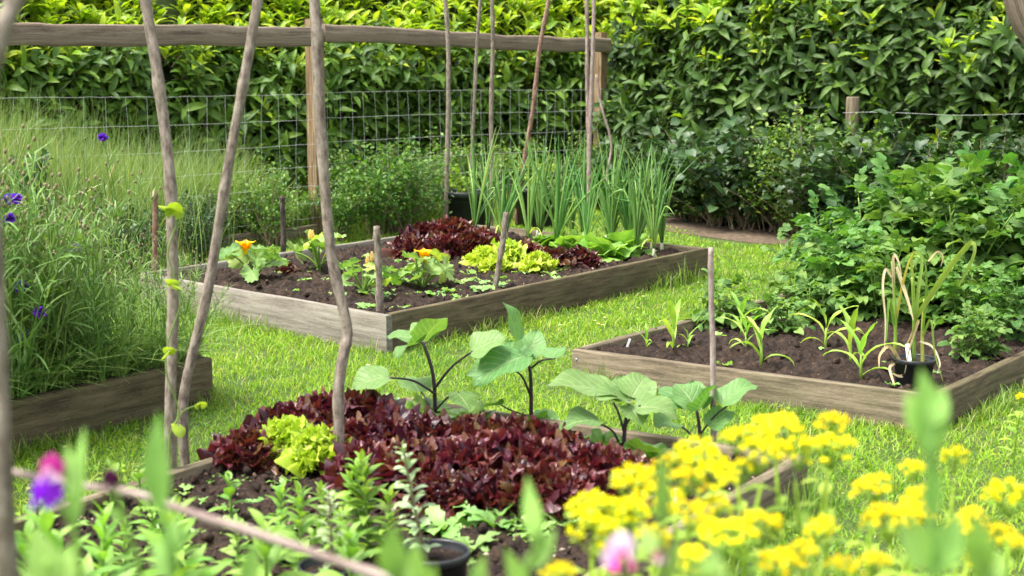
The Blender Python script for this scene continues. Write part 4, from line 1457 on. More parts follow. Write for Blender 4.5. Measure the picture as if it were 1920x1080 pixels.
# ---- potatoes
def comp_leaf(seed):
    r = np.random.default_rng(seed)
    mb = MB()
    c = curve([0, 0, 0], [0, .5, .08], [0, 1, -.08], 7)
    tube(mb, c, np.linspace(.02, .008, 7), 4, 1, False)
    for i, (t, s_) in enumerate(((.3, .3), (.55, .42), (.8, .48))):
        p = np.array([0, t, .16 * t * (1 - t) * 2])
        for sg in (-1, 1):
            lf = leaf(s_ * r.uniform(.85, 1.1), s_ * .68, 4, 2, 'broad', .9, .3, .08, 1.5, r.random() * 6)
            mb.inst(lf, R3(pi / 2 - sg * 1.15, -.1 + r.normal(0, .2), r.normal(0, .25)), p, 0)
    mb.inst(leaf(.52, .40, 5, 2, 'broad', 1.1, .3, .08, 1.5, r.random() * 6), R3(pi / 2, -.15, r.normal(0, .2)), c[-1], 0)
    return mb.arr()
CMP = [comp_leaf(s) for s in range(5)]
def potato(seed, ns=6, H=.66, lf=.26):
    r = np.random.default_rng(seed)
    st, fo = MB(), MB()
    for s_ in range(ns):
        az = s_ * 2.399 + r.normal(0, .3)
        d = np.array([cos(az), sin(az), 0])
        h = H * r.uniform(.75, 1.05)
        e = d * h * r.uniform(.15, .5) + np.array([0, 0, h * .92])
        c = curve(d * .03, d * .07 + [0, 0, h * .5], e, 10)
        tube(st, c, np.linspace(.009, .004, 10), 6)
        for i in range(9):
            t = .12 + .88 * i / 8
            p = np.array([np.interp(t, np.linspace(0, 1, 10), c[:, a]) for a in range(3)])
            az2 = i * 2.399 + s_ + r.normal(0, .3)
            fo.inst(CMP[(i + s_) % 5], R3(az2, .15 + .75 * t ** 3 + r.normal(0, .2), r.normal(0, .25)) * (lf * (1.05 - .45 * t ** 2) * r.uniform(.85, 1.15)), p)
    return [('stem', st.mesh('stem', M['stem_g'])), ('foliage', fo.mesh('foliage', [M['potato'], M['stem_g']]))]
POT = [potato(s) for s in range(4)]
SPR = [potato(9, 2, .5, .19), potato(10, 3, .35, .2)]
gP = 'potato plants in the right bed'
for i, (px, py, s_, lab) in enumerate((
        (1585, 590, .72, 'bushy potato plant at the left front of the potato block'),
        (1650, 606, .66, 'bushy potato plant left behind the potted garlic'),
        (1628, 560, .95, 'tall potato plant second from left in the potato block'),
        (1690, 560, 1.08, 'tall potato plant left of the highest one'),
        (1745, 572, 1.22, 'highest potato plant, directly above the potted garlic'),
        (1800, 590, .95, 'potato plant right of the highest one'),
        (1850, 585, 1.05, 'tall potato plant near the right edge, behind the arching garlic leaf'),
        (1905, 575, 1.2, 'tall potato plant at the right edge of the photo'),
        (1806, 622, .55, 'lower potato plant right of the arching garlic leaf'),
        (1876, 640, .5, 'low potato plant at the front right of the potato block'),
        (1560, 556, .8, 'potato plant at the back left of the potato block'),
        (1985, 590, 1.1, 'potato plant outside the right edge of the photo'),
        (1830, 676, .38, 'small potato sprout in front of the block, right of the black pot'))):
    place('potato_plant', POT[i % 4], lab, 'potato plant', S(px, py, 'B'), random.uniform(0, 6.28), s_, gP, (random.uniform(-.06, .06), random.uniform(-.06, .06)))
for i, (px, py, s_, v, lab) in enumerate((
        (1500, 586, .95, 0, 'tall thin potato stem standing alone left of the potato block'),
        (1352, 612, .75, 1, 'small potato plant over the back board near the white marker'),
        (1462, 622, .6, 1, 'low potato sprout on the bare soil in front of the thin stem'),
        (1522, 604, .7, 1, 'small potato plant at the foot of the tall thin stem'))):
    place('potato_plant', SPR[v], lab, 'potato plant', S(px, py, 'B'), i * 1.9, s_, gP)

# ---- sticks, poles and canes
def stick(name, pts, r0, r1, mat, label, cat, n=26, knob=.1, group=None, twig=None, sides=10):
    pts = np.asarray(pts, float)
    base = pts[0]
    c = spline(pts, n) - base
    wob = r0 * .14
    c = c + np.stack([wob * np.array([noise2(np.array([i * .55]), np.array([base[0] * 7 + k_ * 5]), 6)[0] * min(1, i / 3) for i in range(n)]) for k_ in (0, 1, 9)], 1) * [1, 1, 0]
    s_ = np.arange(n)
    rad = np.linspace(r0, r1, n) * (1 + knob * np.array([noise2(np.array([i * .9]), np.array([base[0] * 9]), 4)[0] for i in s_]))
    for kk in range(4, n - 1, 6):
        rad[kk] *= 1 + knob * 1.2
    r = thing(name, label, cat, base, group=group)
    link('shaft', tube(MB(), c, rad, sides).mesh('shaft', mat), r)
    if twig:
        for (t, dx, dz, L) in twig:
            p = c[int(t * (n - 1))]
            tb = tube(MB(), [p, p + np.array([dx, -.01, dz]) * L], [r1 * .55, r1 * .35], 6)
            link('side_shoot', tb.mesh('side_shoot', mat), r)
    return r
def pxpts(lst, Y0, Y1):
    n = len(lst)
    return [AT(x, y, Y0 + (Y1 - Y0) * i / (n - 1)) for i, (x, y) in enumerate(lst)]
gW = 'tall hazel poles standing in the nearest bed'
pb3 = S(638, 890, 'D')
stick('hazel_pole', [pb3 - [0, 0, .03]] + pxpts([(634, 740), (645, 660), (650, 610), (622, 480), (605, 300), (594, 100), (590, 0), (583, -160), (578, -260)], pb3[1] + .01, pb3[1] + .25), 0.0185, .0178, M['bark'], 'tall crooked hazel pole in front of the red lettuces, bent near its foot', 'pole', 40, .1, gW)
pb1 = S(322, 905, 'D')
stick('hazel_pole', [pb1 - [0, 0, .03]] + pxpts([(320, 760), (324, 560), (318, 330), (297, 150), (272, 0), (252, -130), (238, -230)], pb1[1], pb1[1] + .3), .0185, .0172, M['bark'], 'tall hazel pole with a bean vine, leaning left at the top', 'pole', 40, .12, gW, [(.72, -.6, .8, .05)])
pb2 = S(340, 885, 'D') + np.array([0, .06, 0])
stick('hazel_pole', [pb2 - [0, 0, .03]] + pxpts([(345, 745), (390, 540), (425, 330), (458, 150), (484, -5), (505, -130), (520, -230)], pb2[1], pb2[1] + .35), .017, .0165, M['bark'], 'tall hazel pole leaning right, crossing behind the bean pole at the foot', 'pole', 40, .12, gW)
p0 = AT(8, 1300, 1.7)
stick('hazel_pole', [np.array([p0[0], 1.7, .0])] + pxpts([(10, 1000), (-4, 700), (-16, 400), (-30, 200), (0, 66), (30, -10), (62, -160)], 1.7, 1.85), .0125, .0115, M['bark'], 'blurred hazel pole at the left edge of the photo', 'pole', 34, .1, gW)
tw = pxpts([(-40, 872), (120, 905), (250, 925), (360, 962), (480, 1000), (640, 1055), (800, 1110)], 1.75, 1.55)
stick('hazel_twig', tw, .0045, .006, M['cane'], 'blurred grey twig lying slantwise across the lower left corner', 'twig', 26, .2)

gS = 'canes standing in the black pots behind the middle bed'
YP = 12.75
for lst, Y0, Y1, r_, mt, lab in (
        ([(836, 405), (838, 320), (841, 160), (840, 80), (835, -10), (833, -90)], YP, YP + .15, .023, 'bark', 'straight brown cane at the left of the left black pot'),
        ([(886, 405), (885, 300), (890, 180), (894, 90), (901, -5), (908, -90)], YP + .15, YP + .25, .018, 'bark', 'thin cane second from left in the left black pot'),
        ([(921, 405), (922, 310), (921, 210), (924, 90), (923, 0), (924, -90)], YP + .05, YP + .15, .022, 'bark', 'knotty cane third from left behind the onions'),
        ([(970, 400), (985, 290), (1000, 200), (1012, 90), (1029, 0), (1042, -90)], YP + .5, YP + .6, .023, 'bark_r', 'dark reddish cane leaning right above the right black pot'),
        ([(1104, 420), (1104, 280), (1101, 150), (1101, 40), (1097, -60)], YP + 1.1, YP + 1.1, .022, 'cane', 'pale cane, left one of the tied pair before the fence end'),
        ([(1103, 420), (1106, 250), (1111, 110), (1114, 0), (1116, -60)], YP + 1.02, YP + 1.02, .022, 'cane', 'pale cane, right one of the tied pair before the fence end'),
        ([(1138, 330), (1146, 270), (1128, 200), (1118, 140)], YP + 1.5, YP + 1.6, .014, 'cane', 'thin grey twig leaning right of the tied canes')):
    pts_ = pxpts(lst, Y0, Y1)
    b_ = pts_[0].copy()
    b_[2] = 0.02
    if pts_[0][2] > .1:
        pts_ = [b_] + pts_
    stick('garden_cane', pts_, r_, r_ * .8, M[mt], lab, 'cane', 30, .16, gS)

gT = 'short sticks marking the middle bed'
def fix(base, lst, Yd=0):
    return [base - [0, 0, .03]] + [AT(x, y, base[1] + Yd * (i + 1)) for i, (x, y) in enumerate(lst)]
b_ = G(291, 512, ZA - .03)
stick('marker_stick', fix(b_, [(291, 440), (291, 358)]), .019, .0175, M['bark_r'], 'reddish stick with peeling bark at the left corner of the middle bed', 'stick', 18, .12, gT)
b_ = S(531, 476, 'A')
stick('marker_stick', fix(b_, [(531, 420), (529, 368)]), .019, .017, M['bark_d'], 'nearly black stick at the far left board behind the courgettes', 'stick', 18, .14, gT)
b_ = S(712, 588, 'A')
stick('marker_stick', fix(b_, [(711, 530), (708, 470), (706, 424)]), .020, .0175, M['bark'], 'light brown stick with flaking bark near the front corner of the middle bed', 'stick', 20, .22, gT)
b_ = S(927, 545, 'A')
stick('marker_stick', fix(b_, [(934, 505), (944, 445), (949, 398)]), .017, .018, M['bark'], 'bent brown stick beside the lime green lettuces', 'stick', 20, .2, gT)
b_ = S(1338, 836, 'D')
stick('garden_cane', fix(b_, [(1338, 780), (1336, 640), (1333, 540), (1333, 464)]), .0105, .0095, M['cane'], 'slim grey cane standing behind the aubergines, topped at the right board end', 'cane', 26, .12)

# ---- black pots
def pot(R, h, n=32, fill=True):
    mb, so = MB(), MB()
    lathe(mb, [(0.001, 0), (R * .78, 0), (R * .8, .004), (R * .95, h * .86), (R * 1.0, h * .86), (R * 1.03, h * .87), (R * 1.04, h * .985), (R * 1.02, h), (R * .97, h), (R * .955, h * .97), (R * .93, h * .72), (.001, h * .7)], n)
    rr, aa = np.meshgrid(np.linspace(.01, R * .945, 10), np.linspace(0, 2 * pi, 37), indexing='ij')
    x, y = rr * np.cos(aa), rr * np.sin(aa)
    z = h * .84 + .02 * R / .1 * fbm(x * 30, y * 30, 3, 3) + .0 * x
    q = [[i * 37 + j, (i + 1) * 37 + j, (i + 1) * 37 + j + 1, i * 37 + j + 1] for i in range(9) for j in range(36)]
    so.add(np.stack([x, y, z], -1).reshape(-1, 3), q)
    return [('pot_shell', mb.mesh('pot_shell', M['black'])), ('soil', so.mesh('soil', M['soil']))]
BIG = pot(.215, .36)
for px, Y, lab in ((874, 12.9, 'big black plastic pot behind the onions, left one of two'), (1003, 13.3, 'big black plastic pot behind the onions, right one of two')):
    p = AT(px, 400, Y)
    place('plant_pot', BIG, lab, 'plant pot', (p[0], p[1], 0), 0, 1, 'big black pots behind the middle bed')
    for k_, (dx, dy) in enumerate(((0, 0),)):
        lab2 = 'pale green climbing seedling in the ' + ('left' if px < 900 else 'right') + ' big black pot'
        ss = shrub(60 + k_ + px, 160, .085, .8, [M['bean'], M['berry']], 8, wid=.45)
        place('bean_plant', ss, lab2, 'bean plant', (p[0] + dx, p[1] + dy, .3), 0, .42, None)

pg = S(1712, 722, 'B')
place('plant_pot', pot(.088, .135), 'black pot with yellowing garlic in the front corner of the right bed', 'plant pot', pg, 0, 1)

# ---- garlic in the pot: straps traced as arching leaves with their own depth
def strap(mb, pts, w0, m=0, n=18, face=None, taper=.8):
    c = spline(pts, n)
    tg = np.gradient(c, axis=0)
    tg /= np.linalg.norm(tg, axis=1)[:, None] + 1e-9
    f = unit(face if face is not None else [random.uniform(-.6, .6), -1, .2])
    sd_ = np.cross(tg, f)
    sd_ /= np.linalg.norm(sd_, axis=1)[:, None] + 1e-9
    t = np.linspace(0, 1, n)
    ww = (w0 / 2 * np.clip(1 - t ** 2 * taper, .06, 1) * np.clip(.7 + t * 2, 0, 1))[:, None]
    nn = np.cross(sd_, tg)
    V = np.stack([c - sd_ * ww + nn * ww * .35, c, c + sd_ * ww + nn * ww * .35], 1).reshape(-1, 3)
    q = [[i * 3 + j, i * 3 + j + 1, (i + 1) * 3 + j + 1, (i + 1) * 3 + j] for i in range(n - 1) for j in range(2)]
    mb.add(V, q, None, np.stack([np.tile([-1., 0, 1], n), np.repeat(t, 3)], 1), m)
gr = thing('garlic_plant', 'drooping garlic with green, yellow and dry leaves in the black pot', 'garlic', pg + [0, 0, .12])
o_ = pg + np.array([0, 0, .12])
gg, gd, gs_ = MB(), MB(), MB()
def gpts(lst, dy=0.0):
    return [AT(x, y, pg[1] + dy * i / max(1, len(lst) - 1)) - o_ for i, (x, y) in enumerate(lst)]
for lst, dy in (([(1678, 668), (1679, 600), (1676, 540), (1672, 490)], 0), ([(1714, 680), (1713, 600), (1710, 520)], -.03), ([(1730, 690), (1729, 620), (1733, 560)], .03)):
    tube(gs_, spline(gpts(lst, dy), 12), np.linspace(.0085, .0045, 12), 7, 0)
for lst, dy, w0, mt in (
        ([(1713, 600), (1740, 560), (1780, 500), (1812, 462), (1824, 455), (1826, 475), (1812, 510), (1798, 535)], -.08, .028, 0),
        ([(1714, 640), (1712, 540), (1708, 490), (1714, 472), (1722, 478)], 0, .017, 0),
        ([(1716, 620), (1722, 540), (1728, 500), (1724, 474), (1700, 480), (1692, 500)], .05, .016, 0),
        ([(1730, 620), (1736, 540), (1733, 490), (1718, 475)], .05, .016, 0),
        ([(1730, 630), (1745, 600), (1752, 660), (1768, 715)], -.08, .012, 0),
        ([(1680, 600), (1690, 540), (1704, 490), (1712, 475)], -.04, .016, 0),
        ([(1678, 620), (1668, 560), (1664, 600), (1662, 640)], -.05, .014, 0)):
    strap(gg, gpts(lst, dy), w0)
for lst, dy, w0 in (
        ([(1676, 560), (1674, 500), (1676, 478), (1684, 490), (1690, 515)], -.03, .016),
        ([(1672, 520), (1660, 505), (1655, 540), (1660, 600), (1658, 660)], -.05, .012),
        ([(1680, 500), (1700, 560), (1712, 600)], -.06, .022),
        ([(1700, 645), (1722, 600), (1706, 650), (1696, 700)], -.08, .014),
        ([(1680, 680), (1668, 690), (1676, 720), (1678, 745)], -.10, .012),
        ([(1725, 640), (1748, 650), (1762, 680), (1757, 700)], -.06, .01),
        ([(1690, 680), (1668, 650), (1650, 665), (1648, 690)], -.05, .016),
        ([(1712, 690), (1690, 705), (1672, 700)], -.1, .016),
        ([(1740, 490), (1757, 472), (1768, 480), (1764, 500)], 0, .007)):
    strap(gd, gpts(lst, dy), w0)
link('foliage', gg.mesh('foliage', M['garlic']), gr)
link('dry_foliage', gd.mesh('dry_foliage', M['dry']), gr)
link('stem', gs_.mesh('stem', M['garlic']), gr)

# ---- white plant labels
def plabel(p, h, wd, tilt, lab):
    r = thing('plant_label', lab, 'plant label', p, random.uniform(-.4, .4), 1, 'white plant labels', tilt)
    mb = MB()
    th = .0012
    pr = [(-wd / 2, h), (wd / 2, h), (wd / 2, -.0), (wd * .1, -.03), (-wd * .1, -.03), (-wd / 2, 0)]
    V = [(x, -th, z) for x, z in pr] + [(x, th, z) for x, z in pr]
    q = [[0, 5, 2, 1], [5, 4, 3, 2], [6, 7, 8, 11], [11, 8, 9, 10]] + [[i, (i + 1) % 6, 6 + (i + 1) % 6, 6 + i] for i in range(6)]
    mb.add(V, q)
    link('tag', mb.mesh('tag', M['white'], False), r)
plabel(S(1438, 575, 'B'), .085, .014, (0, .05), 'white plant label standing upright at the back board of the right bed')
plabel(S(1172, 652, 'B'), .075, .012, (.1, .35), 'white plant label leaning in the left corner of the right bed')
plabel(pg + [-.03, -.03, .13], .07, .02, (-.2, -.15), 'white plant label stuck in the black garlic pot')
plabel(S(746, 766, 'D'), .06, .012, (0, .02), 'white plant label at the back corner of the nearest bed')
plabel(S(1265, 955, 'D'), .06, .01, (0, .02), 'white plant label at the front of the lettuces behind yellow flowers')

# ---- aubergines
AUB = [leaf(1, 1.12, 10, 6, 'broad', b_, .2, .05, 1.6, p_, .025) for b_, p_ in ((.5, 0), (.8, 2), (.3, 4), (1.1, 1))]
def aubergine(base, stems, leaves, label):
    o = S(*base, 'D')
    r = thing('aubergine_plant', label, 'aubergine', o, group='aubergine plants along the back board')
    st, fo = MB(), MB()
    Y = o[1]
    for lst, r0, r1, dy in stems:
        pts_ = [AT(x, y, Y + dy * i / max(1, len(lst) - 1)) - o for i, (x, y) in enumerate(lst)]
        if lst[0] == base:
            pts_[0] = np.array([0, 0, -.02])
        tube(st, spline(pts_, 12), np.linspace(r0, r1, 12), 8)
    for i, (b, t, wpx, y0, y1, roll) in enumerate(leaves):
        A, B = AT(*b, Y + y0) - o, AT(*t, Y + y0 + y1) - o
        d = B - A
        L = np.linalg.norm(d)
        Wd = wpx / FP * Y * 1.15
        phi, th = math.atan2(d[1], d[0]), math.asin(d[2] / L)
        tpl = AUB[i % 4]
        fo.inst(tpl, R3(phi, th + .2, roll) * np.array([Wd, L * 1.04, (Wd + L) / 2])[None, :], A)
    link('stem', st.mesh('stem', M['stem_p']), r)
    link('foliage', fo.mesh('foliage', M['aub']), r)
aubergine((817, 800), [([(817, 800), (813, 710), (798, 655), (792, 640)], .0085, .005, .02), ([(818, 740), (775, 714), (728, 708)], .005, .0035, -.08), ([(814, 730), (845, 690), (886, 658)], .0055, .004, -.05), ([(816, 770), (840, 745), (860, 735)], .004, .003, -.08), ([(817, 790), (800, 750), (790, 735)], .004, .003, .08)],
          [((794, 640), (838, 598), 62, 0, -.06, .3), ((792, 640), (738, 668), 60, -.02, -.1, -.5), ((788, 638), (728, 640), 50, .03, .1, .2), ((730, 708), (650, 732), 62, -.08, -.04, .35), ((884, 660), (950, 640), 62, -.05, -.02, -.5), ((785, 735), (762, 706), 55, .06, .12, 0), ((856, 735), (880, 775), 55, -.08, -.06, .1), ((800, 640), (790, 596), 48, .02, .12, .3), ((818, 775), (838, 830), 60, -.02, -.1, .4)],
          'leftmost aubergine plant with dark stem behind the red lettuces')
aubergine((995, 803), [([(995, 803), (996, 740), (993, 690), (982, 672)], .0085, .005, 0), ([(997, 690), (1015, 676), (1042, 672)], .0045, .003, -.05), ([(994, 740), (978, 705), (955, 690)], .005, .0035, -.06), ([(990, 780), (960, 770), (940, 760)], .0035, .003, -.06)],
          [((968, 640), (942, 572), 50, .02, -.03, .9), ((985, 668), (892, 722), 78, -.03, -.10, .3), ((955, 690), (960, 648), 70, -.03, .14, .1), ((948, 690), (862, 700), 62, -.04, .06, .55), ((940, 760), (898, 768), 66, -.06, -.02, -.3), ((1036, 672), (1052, 648), 44, -.05, .06, .2), ((988, 672), (1010, 626), 50, .02, .1, -.2), ((985, 672), (930, 655), 45, .04, .1, .3)],
          'second aubergine from left, with one leaf held straight up')
aubergine((1168, 862), [([(1168, 862), (1172, 800), (1180, 750)], .0085, .005, 0), ([(1168, 850), (1150, 810), (1120, 792)], .005, .0035, -.05), ([(1170, 810), (1160, 775), (1150, 755)], .005, .0035, .03), ([(1172, 800), (1190, 770), (1200, 760)], .004, .003, -.05)],
          [((1152, 740), (1026, 732), 84, .05, -.06, .25), ((1124, 790), (1050, 800), 78, -.05, -.03, .1), ((1180, 752), (1166, 712), 70, .02, .12, .1), ((1192, 765), (1276, 775), 74, -.05, -.03, -.2), ((1185, 745), (1215, 708), 62, .02, .1, -.3), ((1170, 750), (1120, 745), 55, 0, -.08, .3), ((1180, 760), (1200, 800), 50, -.04, -.06, 0)],
          'third aubergine from left, with a broad flat leaf reaching left')
aubergine((1312, 846), [([(1312, 846), (1311, 800), (1306, 768)], .0075, .005, 0), ([(1312, 835), (1285, 805), (1255, 792)], .004, .003, -.05), ([(1312, 815), (1340, 780), (1365, 760)], .004, .003, -.04)],
          [((1306, 768), (1265, 722), 62, .02, .08, .2), ((1300, 765), (1232, 730), 60, .03, .1, .3), ((1310, 768), (1342, 728), 62, 0, -.06, -.2), ((1352, 758), (1424, 716), 48, -.04, .04, -.3), ((1262, 792), (1232, 800), 60, -.05, -.04, .2), ((1330, 800), (1378, 772), 44, -.03, .02, -.5), ((1306, 768), (1300, 722), 50, .02, .12, 0)],
          'rightmost aubergine, standing against the slim grey cane')

# ---- bean vine on the left pole
bo = pb1 + np.array([0, -.03, 0])
bv = thing('climbing_bean', 'pale green bean vine twining up the left leaning pole', 'bean vine', bo)
vt, vl = MB(), MB()
vpx = [(330, 900), (318, 820), (335, 770), (312, 700), (316, 640), (338, 570), (326, 520), (315, 470), (330, 420), (322, 380)]
pv = [AT(x, y, pb1[1] - .028 - .012 * (i % 2)) - bo for i, (x, y) in enumerate(vpx)]
pv[0] = np.array([0, 0, 0])
tube(vt, spline(pv, 50), .0028, 5)
tube(vt, spline([AT(x, y, pb1[1] - .05) - bo for x, y in ((326, 800), (345, 770), (378, 758))], 8), .002, 5)
HT = pleaf(1, 2.85, lambda f: .62 + .42 * max(0, cos(f)) ** 3 + .1 * abs(f) / 2.85, 4, 22, .05, 4, -.15, 1, .5)
for (b, t, s_) in (((322, 392), (288, 382), 1), ((326, 395), (338, 372), .8), ((330, 535), (352, 548), 1.05), ((326, 528), (306, 520), .7), ((316, 660), (294, 680), 1), ((336, 800), (342, 828), 1), ((318, 655), (330, 650), .5), ((376, 758), (384, 750), .3)):
    A, B = AT(*b, pb1[1] - .05) - bo, AT(*t, pb1[1] - .08) - bo
    d = B - A
    L = np.linalg.norm(d) + 1e-4
    vl.inst(HT, R3(math.atan2(d[1], d[0]), math.asin(d[2] / L) + .3, random.uniform(-.6, .6)) * (L * .72), A)
link('vine', vt.mesh('vine', M['stem_g']), bv)
link('foliage', vl.mesh('foliage', M['bean']), bv)

# ---- salad seedlings and weeds
def rosette(seed, n=8, L=.1, W=.035, mat='rocket', lob=.25, el=.7):
    r = np.random.default_rng(seed)
    mb = MB()
    for i in range(n):
        lf = leaf(L * r.uniform(.6, 1.15), W * r.uniform(.8, 1.2), 8, 2, 'obov', 1.1 * r.uniform(.5, 1.3), .25, .08, 3, r.random() * 6, lob)
        mb.inst(lf, R3(i * 2.399 + r.normal(0, .3), el * r.uniform(.5, 1.4), r.normal(0, .3)), np.array([0, 0, .004]))
    return [('foliage', mb.mesh('foliage', M[mat]))]
ROC = [rosette(s, 9, .11, .04) for s in range(4)]
WEED = [rosette(s + 20, 7, .055, .03, 'rocket', .1, .5) for s in range(4)]
cid = 0
for row, lst in (('back row', [(815, 965), (850, 972), (890, 968), (930, 962), (965, 960), (1010, 985)]), ('front row', [(835, 1000), (880, 1002), (925, 1000), (968, 1002), (1005, 1015), (880, 1040), (1060, 1000)])):
    for i, (px, py) in enumerate(lst):
        place('salad_seedling', ROC[cid % 4], f'lobed green salad seedling in front of the red lettuces, {ORD[i]} in the {row}', 'salad plant', S(px, py, 'D'), random.uniform(0, 6), random.uniform(.85, 1.25), 'salad seedlings in the nearest bed')
        cid += 1
def weeds(n, bed, box, lab, grp, s0, s1, ok=None):
    for i in range(n):
        px, py = random.uniform(box[0], box[2]), random.uniform(box[1], box[3])
        p = S(px, py, bed)
        q_ = BEDS['ABDC'.index(bed)]
        ctr = np.mean([np.asarray(v)[:2] for v in q_], axis=0)
        if not inquad((ctr + (p[:2] - ctr) * 1.12)[None], q_)[0]:
            continue
        place('weed_seedling', WEED[i % 4], lab, 'weed', p, random.uniform(0, 6), random.uniform(s0, s1), grp)
weeds(130, 'A', (690, 480, 1060, 585), 'small green weed seedling on the dark soil of the middle bed', 'weeds on the middle bed soil', .6, 1.5)
weeds(16, 'A', (400, 500, 690, 560), 'small green weed seedling on the dark soil of the middle bed', 'weeds on the middle bed soil', .5, 1.2)
weeds(22, 'B', (1130, 600, 1850, 740), 'small green weed seedling on the soil of the right bed', 'weeds on the right bed soil', .4, 1.2)
weeds(60, 'D', (60, 890, 560, 1080), 'small green weed seedling on the soil of the nearest bed', 'weeds on the nearest bed soil', .35, .95)
weeds(20, 'D', (700, 950, 1080, 1080), 'small green weed seedling on the soil of the nearest bed', 'weeds on the nearest bed soil', .4, 1.0)

# ---- leafy upright plants in the front (snapdragon-like) and the small pots
def upright(seed, H=.3, n=26, L=.075, W=.024, mat='snap', stem='stem_g', prof='lance', tipn=8):
    r = np.random.default_rng(seed)
    st, fo = MB(), MB()
    lean = r.normal(0, .12, 2)
    c = curve([0, 0, -.01], [lean[0] * H * .3, lean[1] * H * .3, H * .5], [lean[0] * H, lean[1] * H, H], 9)
    tube(st, c, np.linspace(.0048, .0025, 9), 6)
    for i in range(n):
        t = .12 + .88 * (i / (n - 1)) ** .9
        p = np.array([np.interp(t, np.linspace(0, 1, 9), c[:, a]) for a in range(3)])
        s_ = (1 - .55 * t ** 3) * r.uniform(.8, 1.2)
        lf = leaf(L * s_, W * s_, 5, 2, prof, .9 * r.uniform(.4, 1.4), .3, .03, 1.5, r.random() * 6)
        fo.inst(lf, R3(i * 2.399, .2 + 1.0 * t ** 2.2 + r.normal(0, .15), r.normal(0, .2)), p)
    return [('stem', st.mesh('stem', M[stem])), ('foliage', fo.mesh('foliage', M[mat]))]
UPR = [upright(s, .3, 34, .10, .032) for s in range(4)]
gU = 'upright leafy plants at the front of the nearest bed'
for i, (px, py, topy, lab) in enumerate((
        (668, 1050, 862, 'upright pale leafy plant right at the foot of the thick front pole'),
        (612, 1050, 905, 'upright leafy plant left of the small black pots'),
        (525, 1062, 905, 'upright leafy plant between the twig and the thick pole'),
        (700, 1062, 900, 'upright leafy plant just left of the potted succulent'),
        (450, 1120, 965, 'bright leafy plant under the middle of the slanting twig'),
        (330, 1120, 950, 'bright leafy plant under the blurred green stem'),
        (235, 1110, 955, 'bright leafy plant under the dark blurred flower'),
        (560, 1110, 985, 'low leafy plant at the bottom edge left of the black pots'),
        (640, 1120, 935, 'leafy plant at the bottom edge beside the left black pot'),
        (290, 1040, 895, 'leafy plant on the soil at the foot of the bean pole'))):
    p = S(px, py, 'D')
    p = p if p[1] > 3.3 else p
    H_ = (py - topy) / FP * p[1]
    place('leafy_plant', UPR[i % 4], lab, 'leafy plant', p, i * 1.1, H_ / .3, gU)
for i, (px, topy, Y, lab) in enumerate((
        (175, 985, 3.0, 'blurred bright leafy plant left of the dark flower at the bottom edge'), (300, 975, 2.8, 'blurred bright leafy plant under the tall green shoot at the bottom edge'),
        (395, 1000, 2.9, 'blurred leafy plant below the twig, second from the tall shoot'), (500, 990, 2.9, 'blurred leafy plant below the twig, left of the cut off pot'),
        (560, 930, 3.5, 'leafy plant behind the twig, left of the tallest leafy plant'), (725, 925, 3.7, 'leafy plant leaning on the potted succulent'),
        (240, 1000, 2.7, 'blurred low leafy plant between the two blurred stems'), (655, 1000, 3.0, 'blurred leafy plant before the cut off pot'),
        (690, 870, 3.75, 'tall pale leafy plant close to the thick front pole'), (45, 1010, 2.9, 'blurred leafy plant in the lower left corner'))):
    p = AT(px, topy, Y)
    H_ = p[2] - (ZD - .05)
    place('leafy_plant', UPR[(i + 1) % 4], lab, 'leafy plant', (p[0], p[1], ZD - .05), i * 1.7, H_ / .3, gU)
WID = [upright(50 + s, .12, 12, .06, .032, 'snap', 'stem_g', 'ovate') for s in range(3)]
for i, (px, py, lab) in enumerate(((70, 1010, 'pale broad leafed plant at the left end of the nearest bed'), (210, 960, 'pale broad leafed plant under the dark blurred flower, on the soil'), (265, 975, 'broad leafed plant behind the blurred green stem'), (435, 985, 'broad leafed plant with one long yellow leaf above the slanting twig'))):
    place('leafy_plant', WID[i % 3], lab, 'leafy plant', S(px, py, 'D'), i, 1.25, gU)
SP = pot(.078, .13)
pp1 = S(815, 1135, 'D')
place('plant_pot', SP, 'small black pot of dark compost at the bottom edge, holding a pale succulent', 'plant pot', pp1, 0, 1.14, 'small black pots at the front of the nearest bed')
pp2 = S(618, 1150, 'D')
place('plant_pot', SP, 'small black pot cut off by the bottom edge of the photo', 'plant pot', pp2, 0, .95, 'small black pots at the front of the nearest bed')
se = upright(77, .27, 40, .048, .021, 'sedum', 'stem_t', 'obov')
place('succulent_plant', se, 'pale grey-green succulent leaning left out of the small black pot', 'succulent', pp1 + [-.02, 0, .12], .3, 1.15, None, (0, -.25))
place('succulent_plant', upright(78, .2, 34, .048, .02, 'sedum', 'stem_t', 'obov'), 'pale succulent in the pot at the bottom edge', 'succulent', pp2 + [.01, 0, .1], 2, 1.05)

